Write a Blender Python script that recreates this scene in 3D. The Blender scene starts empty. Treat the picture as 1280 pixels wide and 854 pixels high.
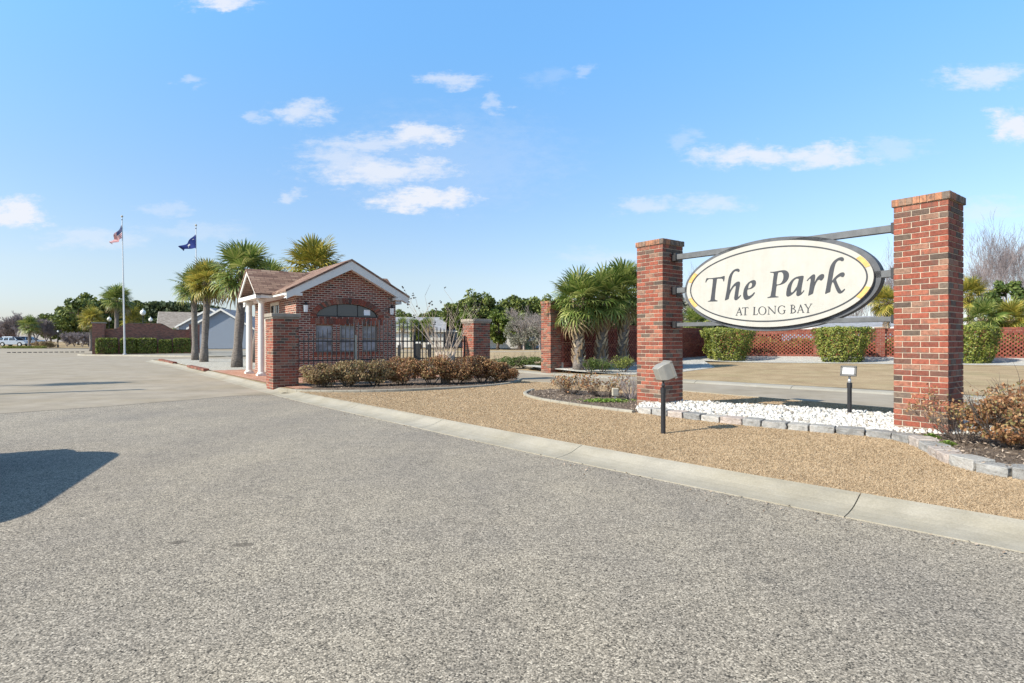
import bpy, bmesh, math, random
import numpy as np
from mathutils import Vector, Matrix, geometry, noise

# ------------------------------------------------------------------ camera, world, sun, exposure
sc = bpy.context.scene
F = 711.0; HC = 1.35
cam = bpy.data.cameras.new('camera'); cam.lens = 20.0; cam.sensor_width = 36.0
cam.clip_start = 0.05; cam.clip_end = 4000
co = bpy.data.objects.new('camera', cam); sc.collection.objects.link(co)
co.location = (0, 0, HC); co.rotation_euler = (math.pi/2, 0, 0)
sc.camera = co
SUN_DIR = Vector((-0.885, -0.466, 0)).normalized(); SUN_EL = math.radians(37)
sv = Vector((SUN_DIR.x*math.cos(SUN_EL), SUN_DIR.y*math.cos(SUN_EL), math.sin(SUN_EL)))
sl = bpy.data.lights.new('sun', 'SUN'); sl.energy = 5.0; sl.angle = math.radians(0.5); sl.color = (1.0, 0.925, 0.80)
so = bpy.data.objects.new('sun', sl); sc.collection.objects.link(so)
so.rotation_euler = sv.to_track_quat('Z', 'Y').to_euler(); so.location = (0, 0, 40)
sc.view_settings.view_transform = 'Standard'; sc.view_settings.look = 'None'
sc.view_settings.exposure = 0.60; sc.view_settings.gamma = 1.0; sc.view_settings.use_curve_mapping = False
w = bpy.data.worlds.new('World'); sc.world = w; w.use_nodes = True
nt = w.node_tree; nt.nodes.clear()
wo = nt.nodes.new('ShaderNodeOutputWorld'); bg = nt.nodes.new('ShaderNodeBackground')
sky = nt.nodes.new('ShaderNodeTexSky'); sky.sky_type = 'NISHITA'; sky.sun_disc = False
sky.sun_elevation = SUN_EL; sky.sun_rotation = math.atan2(SUN_DIR.x, SUN_DIR.y)
sky.altitude = 0; sky.air_density = 1.0; sky.dust_density = 0.6; sky.ozone_density = 1.6
bg.inputs['Strength'].default_value = 0.10
nt.links.new(bg.outputs[0], wo.inputs[0])
def wn(t, **k):
    n = nt.nodes.new(t)
    for a, b in k.items(): setattr(n, a, b)
    return n
def wmath(op, a, b=None, c=None):
    n = wn('ShaderNodeMath', operation=op)
    for i, v in enumerate((a, b, c)):
        if v is None: continue
        if isinstance(v, (int, float)): n.inputs[i].default_value = v
        else: nt.links.new(v, n.inputs[i])
    return n.outputs[0]
tc = wn('ShaderNodeTexCoord'); sx = wn('ShaderNodeSeparateXYZ'); nt.links.new(tc.outputs['Generated'], sx.inputs[0])
yy = wmath('MAXIMUM', sx.outputs[1], 0.02)
gx = wmath('DIVIDE', sx.outputs[0], yy); gz = wmath('DIVIDE', sx.outputs[2], yy)
cv = wn('ShaderNodeCombineXYZ'); nt.links.new(wmath('MULTIPLY', gx, 1.0), cv.inputs[0]); nt.links.new(wmath('MULTIPLY', gz, 2.4), cv.inputs[2])
def wnoise(sc_, det, rough=.6, out=0):
    n_ = nt.nodes.new('ShaderNodeTexNoise'); n_.inputs['Scale'].default_value = sc_; n_.inputs['Detail'].default_value = det; n_.inputs['Roughness'].default_value = rough
    nt.links.new(cv.outputs[0], n_.inputs['Vector']); return n_.outputs[out]
wc = wn('ShaderNodeSeparateColor'); nt.links.new(wnoise(13.0, 5.0, .6, 1), wc.inputs[0])
wx = wmath('MULTIPLY', wmath('SUBTRACT', wc.outputs[0], 0.5), 0.16); wz = wmath('MULTIPLY', wmath('SUBTRACT', wc.outputs[1], 0.5), 0.062)
gxw = wmath('ADD', gx, wx); gzw = wmath('ADD', gz, wz)
fb = wmath('MULTIPLY', wmath('SUBTRACT', wnoise(30.0, 10.0, .72), 0.5), 2.1)
CL = [(470,178,84,13,.62),(525,168,58,15,.9),(480,212,100,19,.85),(430,200,50,20,.6),(530,248,72,13,1.1),(380,140,36,15,.7),(568,99,42,10,.6),(616,130,16,10,.4),
      (940,196,80,13,.85),(1025,196,70,13,.85),(1225,97,54,15,.7),(1268,158,30,22,1.0),(18,265,44,20,1.1),(272,4,40,9,.9),(320,144,18,9,.4),(236,102,20,8,.4),
      (362,246,16,9,.5),(815,256,46,11,.5),(890,256,40,13,.5),(115,298,66,13,.4),(205,262,30,9,.3),(760,322,66,10,.3),(1235,262,56,13,.4),(730,91,16,7,.3),(560,200,150,60,.15),(240,290,70,10,.25),(850,175,20,12,.25),(680,100,30,14,.15),(1120,185,40,14,.3)]
acc = None
for (cx, cy, rx, ry, d) in CL:
    ux = wmath('MULTIPLY', wmath('SUBTRACT', gxw, (cx-640)/F), F/rx)
    uz = wmath('MULTIPLY', wmath('SUBTRACT', gzw, (427-cy)/F), F/ry)
    r2 = wmath('ADD', wmath('MULTIPLY', ux, ux), wmath('MULTIPLY', uz, uz))
    v = wmath('ADD', wmath('SUBTRACT', 1.32, wmath('SQRT', r2)), fb)
    mr = wn('ShaderNodeMapRange', interpolation_type='SMOOTHSTEP'); nt.links.new(v, mr.inputs[0])
    mr.inputs[1].default_value = -0.05; mr.inputs[2].default_value = 1.1; mr.inputs[3].default_value = 0; mr.inputs[4].default_value = d
    mf = wn('ShaderNodeMapRange', interpolation_type='SMOOTHSTEP'); nt.links.new(r2, mf.inputs[0])
    mf.inputs[1].default_value = 0.6; mf.inputs[2].default_value = 4.0; mf.inputs[3].default_value = 1; mf.inputs[4].default_value = 0
    m = wmath('MULTIPLY', mr.outputs[0], mf.outputs[0])
    acc = m if acc is None else wmath('MAXIMUM', acc, m)
front = wmath('GREATER_THAN', sx.outputs[1], 0.05)
acc = wmath('MULTIPLY', wmath('MINIMUM', wmath('MULTIPLY', acc, 0.95), 0.92), front)
mx = wn('ShaderNodeMix', data_type='RGBA'); nt.links.new(acc, mx.inputs['Factor'])
el = wn('ShaderNodeMapRange'); nt.links.new(sx.outputs[2], el.inputs[0]); el.inputs[1].default_value = 0.0; el.inputs[2].default_value = 1.0
tint = wn('ShaderNodeValToRGB'); nt.links.new(el.outputs[0], tint.inputs[0]); te = tint.color_ramp.elements
te[0].position = 0; te[0].color = (.84,.86,1.10,1); te[1].position = 1; te[1].color = (.50,.58,.60,1)
for (p_, c_) in ((.11, (1.16,1.10,1.12,1)), (.24, (1.20,1.33,1.42,1)), (.36, (1.22,1.60,1.74,1)), (.46, (1.25,1.86,2.08,1)), (.56, (1.36,2.1,2.35,1)), (.70, (.85,1.1,1.2,1))): e3 = te.new(p_); e3.color = c_
hs = wn('ShaderNodeMix', data_type='RGBA', blend_type='MULTIPLY'); hs.inputs[0].default_value = 1.0; nt.links.new(sky.outputs[0], hs.inputs[6]); nt.links.new(tint.outputs[0], hs.inputs[7])
nt.links.new(hs.outputs[2], mx.inputs[6]); mx.inputs[7].default_value = (5.9, 6.05, 6.5, 1)
nt.links.new(mx.outputs[2], bg.inputs[0])

# ------------------------------------------------------------------ frames and helpers
U = Vector((-0.605, 0.796, 0)); N = Vector((0.796, 0.605, 0)); ROTN = math.atan2(0.605, 0.796)
def R(a, b, z=0): return (U.x*a+N.x*b, U.y*a+N.y*b, z)
def P(x, y, z=0.0):
    Z = F*(HC-z)/(y-427.0); return ((x-640)/F*Z, Z, z)
def D(x, Y, z=0.0): return ((x-640)/F*Y, Y, z)      # direction by bearing at a distance
rise = lambda Y: 0.0 if Y < 55 else min(1.05, 0.011*(Y-55))
col = sc.collection
def inv_of(parent):
    if parent is None: return None
    m = Matrix.LocRotScale(parent.location, parent.rotation_euler, parent.scale)
    p = parent.parent
    while p:
        m = Matrix.LocRotScale(p.location, p.rotation_euler, p.scale) @ m; p = p.parent
    return m.inverted()
def tag(o, label=None, cat=None, group=None, kind=None):
    if label: o['label'] = label
    if cat: o['category'] = cat
    if group: o['group'] = group
    if kind: o['kind'] = kind
    return o
def empty(name, loc, label, cat, group=None, rz=0.0):
    o = bpy.data.objects.new(name, None); col.objects.link(o); o.location = loc; o.rotation_euler = (0, 0, rz)
    o.empty_display_size = 0.2
    return tag(o, label, cat, group)
def dup(root, loc, rz=0.0, label=None, group=None, s=1.0):
    r = root.copy(); col.objects.link(r); r.location = loc; r.rotation_euler = (0, 0, rz); r.scale = (s, s, s) if not hasattr(s, '__len__') else s
    if label: r['label'] = label
    if group: r['group'] = group
    for ch in list(root.children):
        c = ch.copy(); col.objects.link(c); c.parent = r
        for g in list(ch.children):
            e = g.copy(); col.objects.link(e); e.parent = c
    return r
def mesh_np(name, V, Fq, mats, parent=None, mi=None, uv=False, smooth=False, local=False):
    """V (n,3), Fq (m,k) constant face size or list"""
    V = np.asarray(V, dtype=np.float64).reshape(-1, 3)
    if parent is not None and not local:
        m = np.array(inv_of(parent)); V = V @ m[:3, :3].T + m[:3, 3]
    me = bpy.data.meshes.new(name)
    if isinstance(Fq, np.ndarray):
        k = Fq.shape[1]; me.vertices.add(len(V)); me.vertices.foreach_set('co', V.ravel())
        me.loops.add(Fq.size); me.loops.foreach_set('vertex_index', Fq.ravel().astype(np.int32))
        me.polygons.add(len(Fq)); me.polygons.foreach_set('loop_start', np.arange(0, Fq.size, k, dtype=np.int32))
        me.update(calc_edges=True)
    else:
        me.from_pydata([tuple(v) for v in V], [], Fq); me.update()
    for m_ in (mats if isinstance(mats, (list, tuple)) else [mats]): me.materials.append(m_)
    if mi is not None: me.polygons.foreach_set('material_index', np.asarray(mi, dtype=np.int32))
    if smooth: me.polygons.foreach_set('use_smooth', np.ones(len(me.polygons), dtype=bool))
    if uv:
        ul = me.uv_layers.new(name='UVMap')
        for p in me.polygons:
            n = p.normal
            if abs(n.z) > 0.85: t1 = Vector((1, 0, 0)); t2 = Vector((0, 1, 0))
            else:
                t1 = Vector((-n.y, n.x, 0)).normalized(); t2 = n.cross(t1)
                if abs(n.z) < 0.05: t2 = Vector((0, 0, 1))
            for li in p.loop_indices:
                c = me.vertices[me.loops[li].vertex_index].co
                ul.data[li].uv = (c.dot(t1), c.dot(t2))
    o = bpy.data.objects.new(name, me); col.objects.link(o)
    if parent is not None: o.parent = parent
    return o
class MB:
    def __init__(s): s.v = []; s.f = []; s.m = []
    def add(s, vs, fs, m=0):
        b = len(s.v); s.v += [tuple(v) for v in vs]; s.f += [tuple(i+b for i in f) for f in fs]; s.m += [m]*len(fs); return s
    def hexa(s, p, m=0):   # 8 pts bottom 4 ccw, top 4 ccw
        return s.add(p, [(0,3,2,1),(4,5,6,7),(0,1,5,4),(1,2,6,5),(2,3,7,6),(3,0,4,7)], m)
    def box(s, x0, x1, y0, y1, z0, z1, m=0, T=None):
        p = [(x0,y0,z0),(x1,y0,z0),(x1,y1,z0),(x0,y1,z0),(x0,y0,z1),(x1,y0,z1),(x1,y1,z1),(x0,y1,z1)]
        if T: p = [T(*q) for q in p]
        return s.hexa(p, m)
    def cbox(s, c, sx_, sy_, z0, z1, m=0, T=None): return s.box(c[0]-sx_/2, c[0]+sx_/2, c[1]-sy_/2, c[1]+sy_/2, z0, z1, m, T)
    def prism(s, poly, fn, m=0):   # poly 2D (ccw), fn(p,k)->3D, k=0/1 extrude
        n = len(poly); vs = [fn(p, 0) for p in poly]+[fn(p, 1) for p in poly]
        fs = [tuple(range(n))[::-1], tuple(range(n, 2*n))]+[(i, (i+1) % n, n+(i+1) % n, n+i) for i in range(n)]
        return s.add(vs, fs, m)
    def tube(s, pts, rad, seg=8, m=0, cap=True):
        pts = [Vector(p) for p in pts]; n = len(pts)
        if not hasattr(rad, '__len__'): rad = [rad]*n
        vs = []; fs = []
        for i, p in enumerate(pts):
            d = (pts[min(i+1, n-1)]-pts[max(i-1, 0)]).normalized()
            a = d.cross(Vector((0, 0, 1)) if abs(d.z) < .9 else Vector((1, 0, 0))).normalized(); b = d.cross(a)
            for k in range(seg):
                t = 2*math.pi*k/seg; vs.append(p+(a*math.cos(t)+b*math.sin(t))*rad[i])
        for i in range(n-1):
            for k in range(seg): fs.append((i*seg+k, i*seg+(k+1) % seg, (i+1)*seg+(k+1) % seg, (i+1)*seg+k))
        if cap: fs += [tuple(range(seg))[::-1], tuple(range((n-1)*seg, n*seg))]
        return s.add(vs, fs, m)
    def sphere(s, c, r, m=0, nu=12, nv=8):
        if not hasattr(r, '__len__'): r = (r, r, r)
        vs = [(c[0]+r[0]*math.sin(math.pi*j/nv)*math.cos(2*math.pi*i/nu), c[1]+r[1]*math.sin(math.pi*j/nv)*math.sin(2*math.pi*i/nu), c[2]+r[2]*math.cos(math.pi*j/nv)) for j in range(nv+1) for i in range(nu)]
        return s.add(vs, [(j*nu+i, (j+1)*nu+i, (j+1)*nu+(i+1) % nu, j*nu+(i+1) % nu) for j in range(nv) for i in range(nu)], m)
    def build(s, name, mats, parent=None, uv=False, smooth=False, local=False, bevel=0, fixn=True):
        o = mesh_np(name, s.v, s.f, mats, parent, s.m, False, smooth, local)
        if fixn or bevel:
            bm = bmesh.new(); bm.from_mesh(o.data)
            if fixn: bmesh.ops.recalc_face_normals(bm, faces=bm.faces)
            if bevel: bmesh.ops.bevel(bm, geom=bm.edges[:], offset=bevel, segments=1, affect='EDGES')
            bm.to_mesh(o.data); bm.free()
        if uv:
            me = o.data; ul = me.uv_layers.new(name='UVMap')
            for p in me.polygons:
                n = p.normal
                if abs(n.z) > 0.85: t1 = Vector((1, 0, 0)); t2 = Vector((0, 1, 0))
                else:
                    t1 = Vector((-n.y, n.x, 0)).normalized(); t2 = n.cross(t1)
                    if abs(n.z) < 0.05: t2 = Vector((0, 0, 1))
                    if t2.z < 0: t2 = -t2
                for li in p.loop_indices:
                    c = me.vertices[me.loops[li].vertex_index].co
                    ul.data[li].uv = (c.dot(t1), c.dot(t2))
        return o

# ------------------------------------------------------------------ materials
class NM:
    def __init__(s, name):
        s.m = bpy.data.materials.new(name); s.m.use_nodes = True; s.t = s.m.node_tree; s.p = s.t.nodes['Principled BSDF']
        s.p.inputs['Roughness'].default_value = 0.85; s.p.inputs['Specular IOR Level'].default_value = 0.25
    def n(s, t, **k):
        x = s.t.nodes.new(t)
        for a, b in k.items():
            if a in ('data_type', 'operation', 'blend_type', 'feature', 'interpolation_type', 'offset', 'squash', 'offset_frequency', 'noise_dimensions', 'attribute_name', 'distance'): setattr(x, a, b)
            else: s.set(x, a, b)
        return x
    def set(s, x, a, b):
        i = x.inputs[a.replace('_', ' ')] if a.replace('_', ' ') in x.inputs else x.inputs[a]
        if hasattr(b, 'is_linked') or isinstance(b, bpy.types.NodeSocket): s.t.links.new(b, i)
        else:
            if isinstance(b, tuple) and len(b) == 3 and i.type == 'RGBA': b = (*b, 1)
            i.default_value = b
    def co(s, kind='Object', scale=None):
        c = s.n('ShaderNodeTexCoord').outputs[kind]
        if scale:
            mp = s.n('ShaderNodeMapping'); s.t.links.new(c, mp.inputs[0]); mp.inputs['Scale'].default_value = scale; c = mp.outputs[0]
        return c
    def pos(s, scale=None):
        c = s.n('ShaderNodeNewGeometry').outputs['Position']
        if scale:
            mp = s.n('ShaderNodeMapping'); s.t.links.new(c, mp.inputs[0]); mp.inputs['Scale'].default_value = scale; c = mp.outputs[0]
        return c
    def noise(s, vec, sc_, det=4, rough=.6):
        return s.n('ShaderNodeTexNoise', Vector=vec, Scale=sc_, Detail=float(det), Roughness=rough).outputs[0]
    def ramp(s, fac, stops, const=False):
        r = s.n('ShaderNodeValToRGB'); s.t.links.new(fac, r.inputs[0]); e = r.color_ramp.elements
        if const: r.color_ramp.interpolation = 'CONSTANT'
        while len(e) < len(stops): e.new(0.5)
        for i, (p, c) in enumerate(stops):
            e[i].position = p; e[i].color = (*c, 1) if hasattr(c, '__len__') else (c, c, c, 1)
        return r.outputs[0]
    def mix(s, f, a, b, bt='MIX'):
        x = s.n('ShaderNodeMix', data_type='RGBA', blend_type=bt)
        for i, v in ((0, f), (6, a), (7, b)):
            if isinstance(v, (int, float)): x.inputs[i].default_value = v if i == 0 else (v, v, v, 1)
            elif isinstance(v, tuple): x.inputs[i].default_value = (*v[:3], 1)
            else: s.t.links.new(v, x.inputs[i])
        return x.outputs[2]
    def math(s, op, a, b=0.0):
        x = s.n('ShaderNodeMath', operation=op)
        for i, v in ((0, a), (1, b)):
            if isinstance(v, (int, float)): x.inputs[i].default_value = v
            else: s.t.links.new(v, x.inputs[i])
        return x.outputs[0]
    def bump(s, h, dist=.01, strength=.6):
        b = s.n('ShaderNodeBump', Height=h); b.inputs['Distance'].default_value = dist; b.inputs['Strength'].default_value = strength
        s.t.links.new(b.outputs[0], s.p.inputs['Normal'])
    def out(s, c, rough=None, spec=None, metal=None):
        if isinstance(c, tuple): s.p.inputs['Base Color'].default_value = (*c, 1)
        else: s.t.links.new(c, s.p.inputs['Base Color'])
        if rough is not None: s.p.inputs['Roughness'].default_value = rough
        if spec is not None: s.p.inputs['Specular IOR Level'].default_value = spec
        if metal is not None: s.p.inputs['Metallic'].default_value = metal
        return s.m
def plain(name, c, rough=.7, spec=.3, metal=0, var=.12, sc_=6, bump=0):
    a = NM(name); n1 = a.noise(a.pos(), sc_, 5, .65)
    cc = a.mix(1.0, a.ramp(n1, [(.3, tuple(x*(1-var) for x in c)), (.7, tuple(min(1, x*(1+var)) for x in c))]), (1, 1, 1), 'MULTIPLY')
    if bump: a.bump(a.noise(a.pos(), sc_*8, 4), bump)
    return a.out(cc, rough, spec, metal)
def leafmat(name, stops, rough=.55, trans=.25):
    a = NM(name); g = a.n('ShaderNodeNewGeometry'); r = g.outputs['Random Per Island']
    nn = a.noise(a.pos(), 1.1, 3)
    f = a.math('ADD', a.math('MULTIPLY', r, .7), a.math('MULTIPLY', nn, .42)); f = a.math('SUBTRACT', f, .06)
    c = a.ramp(f, stops); a.out(c, rough, .35)
    tr = a.n('ShaderNodeBsdfTranslucent'); a.t.links.new(c, tr.inputs[0])
    ms = a.n('ShaderNodeMixShader'); ms.inputs[0].default_value = trans
    a.t.links.new(a.p.outputs[0], ms.inputs[1]); a.t.links.new(tr.outputs[0], ms.inputs[2])
    a.t.links.new(ms.outputs[0], a.t.nodes['Material Output'].inputs[0]); return a.m
M = {}
# asphalt with exposed chippings
a = NM('asphalt'); v = a.pos()
vo = a.n('ShaderNodeTexVoronoi', Vector=v, Scale=135.0, Randomness=1.0)
sepc = a.n('ShaderNodeSeparateColor'); a.t.links.new(vo.outputs['Color'], sepc.inputs[0])
c1 = a.ramp(sepc.outputs[0], [(0, (.05,.045,.037)), (.12, (.17,.155,.13)), (.42, (.30,.272,.228)), (.75, (.39,.352,.295)), (1, (.62,.57,.485))])
gap = a.ramp(vo.outputs['Distance'], [(.0, 1.0), (.55, .95), (.85, .48)])
c1 = a.mix(1.0, c1, gap, 'MULTIPLY')
big = a.ramp(a.noise(v, .55, 5, .6), [(.3, (.84,.83,.84)), (.7, (1.08,1.05,1.0))])
c1 = a.mix(1.0, c1, big, 'MULTIPLY')
n2 = a.ramp(a.noise(v, 30, 3, .7), [(.3, .75), (.7, 1.15)]); c1 = a.mix(1.0, c1, n2, 'MULTIPLY')
n3 = a.ramp(a.noise(v, 6, 4, .7), [(.32, .86), (.6, 1.05)]); c1 = a.mix(1.0, c1, n3, 'MULTIPLY')
# a few dark oil spots with a shape of their own
for (px, py, rx, ry) in ((303, 681, .085, .022), (222, 678, .055, .022)):
    q = P(px, py); sb = a.n('ShaderNodeVectorMath', operation='SUBTRACT'); a.t.links.new(v, sb.inputs[0]); sb.inputs[1].default_value = q
    sm = a.n('ShaderNodeVectorMath', operation='MULTIPLY'); a.t.links.new(sb.outputs[0], sm.inputs[0]); sm.inputs[1].default_value = (1/rx, 1/ry/2, 0)
    ln = a.n('ShaderNodeVectorMath', operation='LENGTH'); a.t.links.new(sm.outputs[0], ln.inputs[0])
    f = a.math('ADD', ln.outputs['Value'], a.math('MULTIPLY', a.noise(v, 40, 3), 1.6))
    c1 = a.mix(a.ramp(f, [(.5, .7), (1.0, 0)]) if False else a.math('MULTIPLY', a.math('LESS_THAN', f, 1.7), .6), c1, (.06, .05, .04))
trk = a.ramp(a.noise(a.pos((1.1, .22, 1)), .9, 4, .55), [(.35, (.93,.91,.88)), (.62, (1.08,1.055,1.0))]); c1 = a.mix(1.0, c1, trk, 'MULTIPLY')
cr_ = a.math('ABSOLUTE', a.math('SUBTRACT', a.noise(v, .42, 6, .62), .5)); ck = a.math('MULTIPLY', a.math('LESS_THAN', cr_, .0011), a.math('GREATER_THAN', a.noise(v, .8, 2, .5), .53)); c1 = a.mix(a.math('MULTIPLY', ck, .55), c1, (.05, .045, .04))
spk = a.ramp(a.noise(v, 48, 2, .5), [(.70, 1.0), (.76, .45)]); c1 = a.mix(1.0, c1, spk, 'MULTIPLY')
a.bump(a.ramp(vo.outputs['Distance'], [(0, 1), (1, 0)]), .003, .35)
M['asphalt'] = a.out(c1, .8, .3)
# concrete
def concrete(name, base, dirt=.25, sc_=1.0):
    a = NM(name); v = a.pos()
    c = a.ramp(a.noise(v, 1.2*sc_, 6, .65), [(.28, tuple(x*(1-dirt) for x in base)), (.55, base), (.8, tuple(x*1.12 for x in base))])
    c = a.mix(1.0, c, a.ramp(a.noise(v, 60, 3, .7), [(.3, .86), (.7, 1.08)]), 'MULTIPLY')
    st = a.ramp(a.noise(a.pos((.25, .25, 1)), 2.0, 5, .7), [(.42, (1, 1, 1)), (.62, (.88, .86, .80))]); c = a.mix(1.0, c, st, 'MULTIPLY')
    a.bump(a.noise(v, 90, 3), .003, .5); return a.out(c, .85, .25)
M['road_conc'] = concrete('concrete_road', (.335, .29, .228), .22)
M['kerb'] = concrete('kerb_concrete', (.355, .325, .265), .22, 1.6)
M['lane'] = concrete('lane_concrete', (.29, .275, .24), .1)
# dry lawn
def lawn(name, a_, b_, c_, sc_=1.0):
    a = NM(name); v = a.pos()
    c = a.ramp(a.noise(v, 3.2*sc_, 6, .7), [(.3, a_), (.52, b_), (.72, c_)])
    c = a.mix(1.0, c, a.ramp(a.noise(v, 55, 4, .75), [(.3, .55), (.7, 1.35)]), 'MULTIPLY')
    pt = a.ramp(a.noise(v, .35, 4, .6), [(.5, 0.0), (.72, .35)]); c = a.mix(pt, c, (.22, .21, .10))
    a.bump(a.noise(v, 80, 4, .7), .012, .8); return a.out(c, .95, .1)
M['lawn'] = lawn('dry_lawn', (.27,.195,.12), (.37,.28,.175), (.44,.345,.22))
M['field'] = lawn('far_field', (.27,.195,.115), (.37,.28,.17), (.45,.35,.22), .3)
M['blade'] = leafmat('dry_grass_blades', [(0, (.33,.235,.145)), (.35, (.45,.33,.205)), (.7, (.56,.425,.275)), (.97, (.62,.49,.33)), (1, (.28,.28,.13))], .8, .2)
# gravel
a = NM('gravel'); v = a.pos(); vo = a.n('ShaderNodeTexVoronoi', Vector=v, Scale=22.0)
c = a.ramp(vo.outputs['Color'], [(0, (.34,.31,.26)), (.5, (.50,.47,.40)), (1, (.68,.64,.56))])
c = a.mix(1.0, c, a.ramp(vo.outputs['Distance'], [(.3, 1.0), (.9, .45)]), 'MULTIPLY'); a.bump(a.ramp(vo.outputs['Distance'], [(0, 1), (1, 0)]), .02, 1)
M['gravel'] = a.out(c, .9)
a = NM('white_gravel'); v = a.pos(); vo = a.n('ShaderNodeTexVoronoi', Vector=v, Scale=16.0)
c = a.ramp(vo.outputs['Color'], [(0, (.40,.39,.35)), (1, (.60,.58,.53))])
c = a.mix(1.0, c, a.ramp(vo.outputs['Distance'], [(.4, 1.0), (.95, .5)]), 'MULTIPLY'); a.bump(a.ramp(vo.outputs['Distance'], [(0, 1), (1, 0)]), .02, 1)
M['wgravel'] = a.out(c, .9)
a = NM('white_rock'); r = a.n('ShaderNodeNewGeometry').outputs['Random Per Island']
c = a.ramp(r, [(0, (.26,.23,.19)), (.13, (.42,.39,.34)), (.3, (.54,.52,.475)), (1, (.66,.64,.60))]); c = a.mix(1.0, c, a.ramp(a.noise(a.pos(), 45, 4), [(.3, .86), (.7, 1.04)]), 'MULTIPLY')
M['rock'] = a.out(c, .75, .3)
a = NM('mulch'); r = a.noise(a.pos(), 38, 5, .75); c = a.ramp(r, [(.3, (.07,.052,.042)), (.5, (.17,.13,.10)), (.7, (.29,.23,.18))]); a.bump(r, .03, 1)
M['mulch'] = a.out(c, .95, .1)
a = NM('mulch_chip'); r = a.n('ShaderNodeNewGeometry').outputs['Random Per Island']
M['chip'] = a.out(a.ramp(r, [(0, (.08,.06,.045)), (.6, (.24,.185,.14)), (1, (.42,.34,.27))]), .9, .1)
# individual-brick material (one island per brick)
BR = [(0, (.075,.055,.046)), (.10, (.125,.092,.07)), (.20, (.155,.062,.045)), (.42, (.225,.066,.043)), (.66, (.29,.085,.054)), (.84, (.32,.115,.072)), (.93, (.26,.15,.105)), (1, (.15,.115,.09))]
def brickgeo(name, stops, mot=1.0):
    a = NM(name); g = a.n('ShaderNodeNewGeometry'); v = a.pos()
    c = a.ramp(g.outputs['Random Per Island'], stops)
    c = a.mix(1.0, c, a.ramp(a.noise(v, 28, 5, .75), [(.32, .62), (.5, 1.0), (.72, 1.28)]), 'MULTIPLY')
    f = a.ramp(a.noise(v, 9, 5, .7), [(.50, 0.0), (.68, .62*mot)]); c = a.mix(f, c, (.11, .085, .07))
    zz = a.n('ShaderNodeSeparateXYZ'); a.t.links.new(v, zz.inputs[0]); wst = a.noise(a.pos((14, 14, 1.2)), 1.0, 4, .7); dirt = a.math('MULTIPLY', a.ramp(wst, [(.45, 0.0), (.65, 1.0)]), a.ramp(a.math('MULTIPLY', zz.outputs[2], .3), [(.80, 0.0), (.97, .6)])); c = a.mix(dirt, c, (.07, .055, .05))
    a.bump(a.noise(v, 90, 4, .7), .004, .8); return a.out(c, .88, .2)
M['brick'] = brickgeo('red_brick', BR)
M['brick_lat'] = brickgeo('lattice_brick', [(0, (.155,.045,.032)), (.5, (.22,.056,.038)), (1, (.26,.09,.056))], .8)
M['brick_cap'] = brickgeo('cap_brick', [(0, (.10,.08,.07)), (.4, (.22,.17,.13)), (.7, (.36,.18,.11)), (1, (.48,.22,.12))], 1.4)
M['mortar'] = plain('mortar', (.46,.385,.30), .95, .1, 0, .18, 12, .004)
M['mortar_dk'] = plain('mortar_tan', (.42,.35,.28), .95, .1, 0, .18, 12)
# brick by texture for the larger facades
def bricktex(name, stops, mort, bw=.215, bh=.0763, msize=.009):
    a = NM(name); v = a.n('ShaderNodeUVMap').outputs[0]
    b = a.n('ShaderNodeTexBrick', Vector=v, Scale=1.0, Mortar=(0.5, 0.5, 0.5), Color1=(0, 0, 0), Color2=(1, 1, 1))
    b.inputs['Mortar Size'].default_value = msize; b.inputs['Mortar Smooth'].default_value = .1; b.inputs['Brick Width'].default_value = bw; b.inputs['Row Height'].default_value = bh; b.offset = .5
    c = a.ramp(b.outputs[0], stops); c = a.mix(1.0, c, a.ramp(a.noise(a.pos(), 30, 4, .7), [(.3, .7), (.7, 1.25)]), 'MULTIPLY')
    c = a.mix(b.outputs[1], c, mort); a.bump(a.math('SUBTRACT', 1.0, b.outputs[1]), .006, .7); return a.out(c, .88, .2)
M['bricktex'] = bricktex('house_brick', [(0, (.06,.04,.034)), (.25, (.15,.050,.036)), (.6, (.22,.062,.042)), (1, (.28,.10,.066))], (.44, .36, .285), .215, .0763, .0115)
M['brickdark'] = bricktex('wall_brick', [(0, (.12,.055,.042)), (.5, (.25,.085,.055)), (1, (.34,.13,.085))], (.30, .21, .17))
M['paver'] = bricktex('paver_brick', [(0, (.30,.13,.085)), (.5, (.40,.20,.135)), (1, (.48,.29,.21))], (.38, .27, .20), .2, .1, .004)
M['shingle'] = bricktex('shingle', [(0, (.12,.07,.055)), (.4, (.20,.12,.09)), (.8, (.28,.18,.13)), (1, (.34,.24,.18))], (.09, .055, .045), .33, .14, .008)
M['grey_shingle'] = bricktex('grey_shingle', [(0, (.22,.23,.25)), (1, (.34,.35,.38))], (.18, .18, .2), .35, .16, .008)
M['tan_shingle'] = bricktex('tan_shingle', [(0, (.22,.19,.16)), (1, (.34,.30,.26))], (.18, .15, .13), .35, .16, .008)
M['brownframe'] = plain('brown_frame', (.22,.18,.135), .6)
a = NM('grey_siding'); sp = a.n('ShaderNodeSeparateXYZ'); a.t.links.new(a.pos(), sp.inputs[0]); f = a.math('FRACT', a.math('MULTIPLY', sp.outputs[2], 6.5))
a.bump(f, .02, 1); M['siding'] = a.out(a.mix(1.0, a.ramp(f, [(0, .75), (.15, 1.0)]), (.26, .30, .36), 'MULTIPLY'), .6)
M['white'] = plain('white_paint', (.68,.66,.61), .5, .4, 0, .05, 4)
M['soffit'] = plain('white_trim', (.74,.74,.74), .6, .3, 0, .06, 3)
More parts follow.
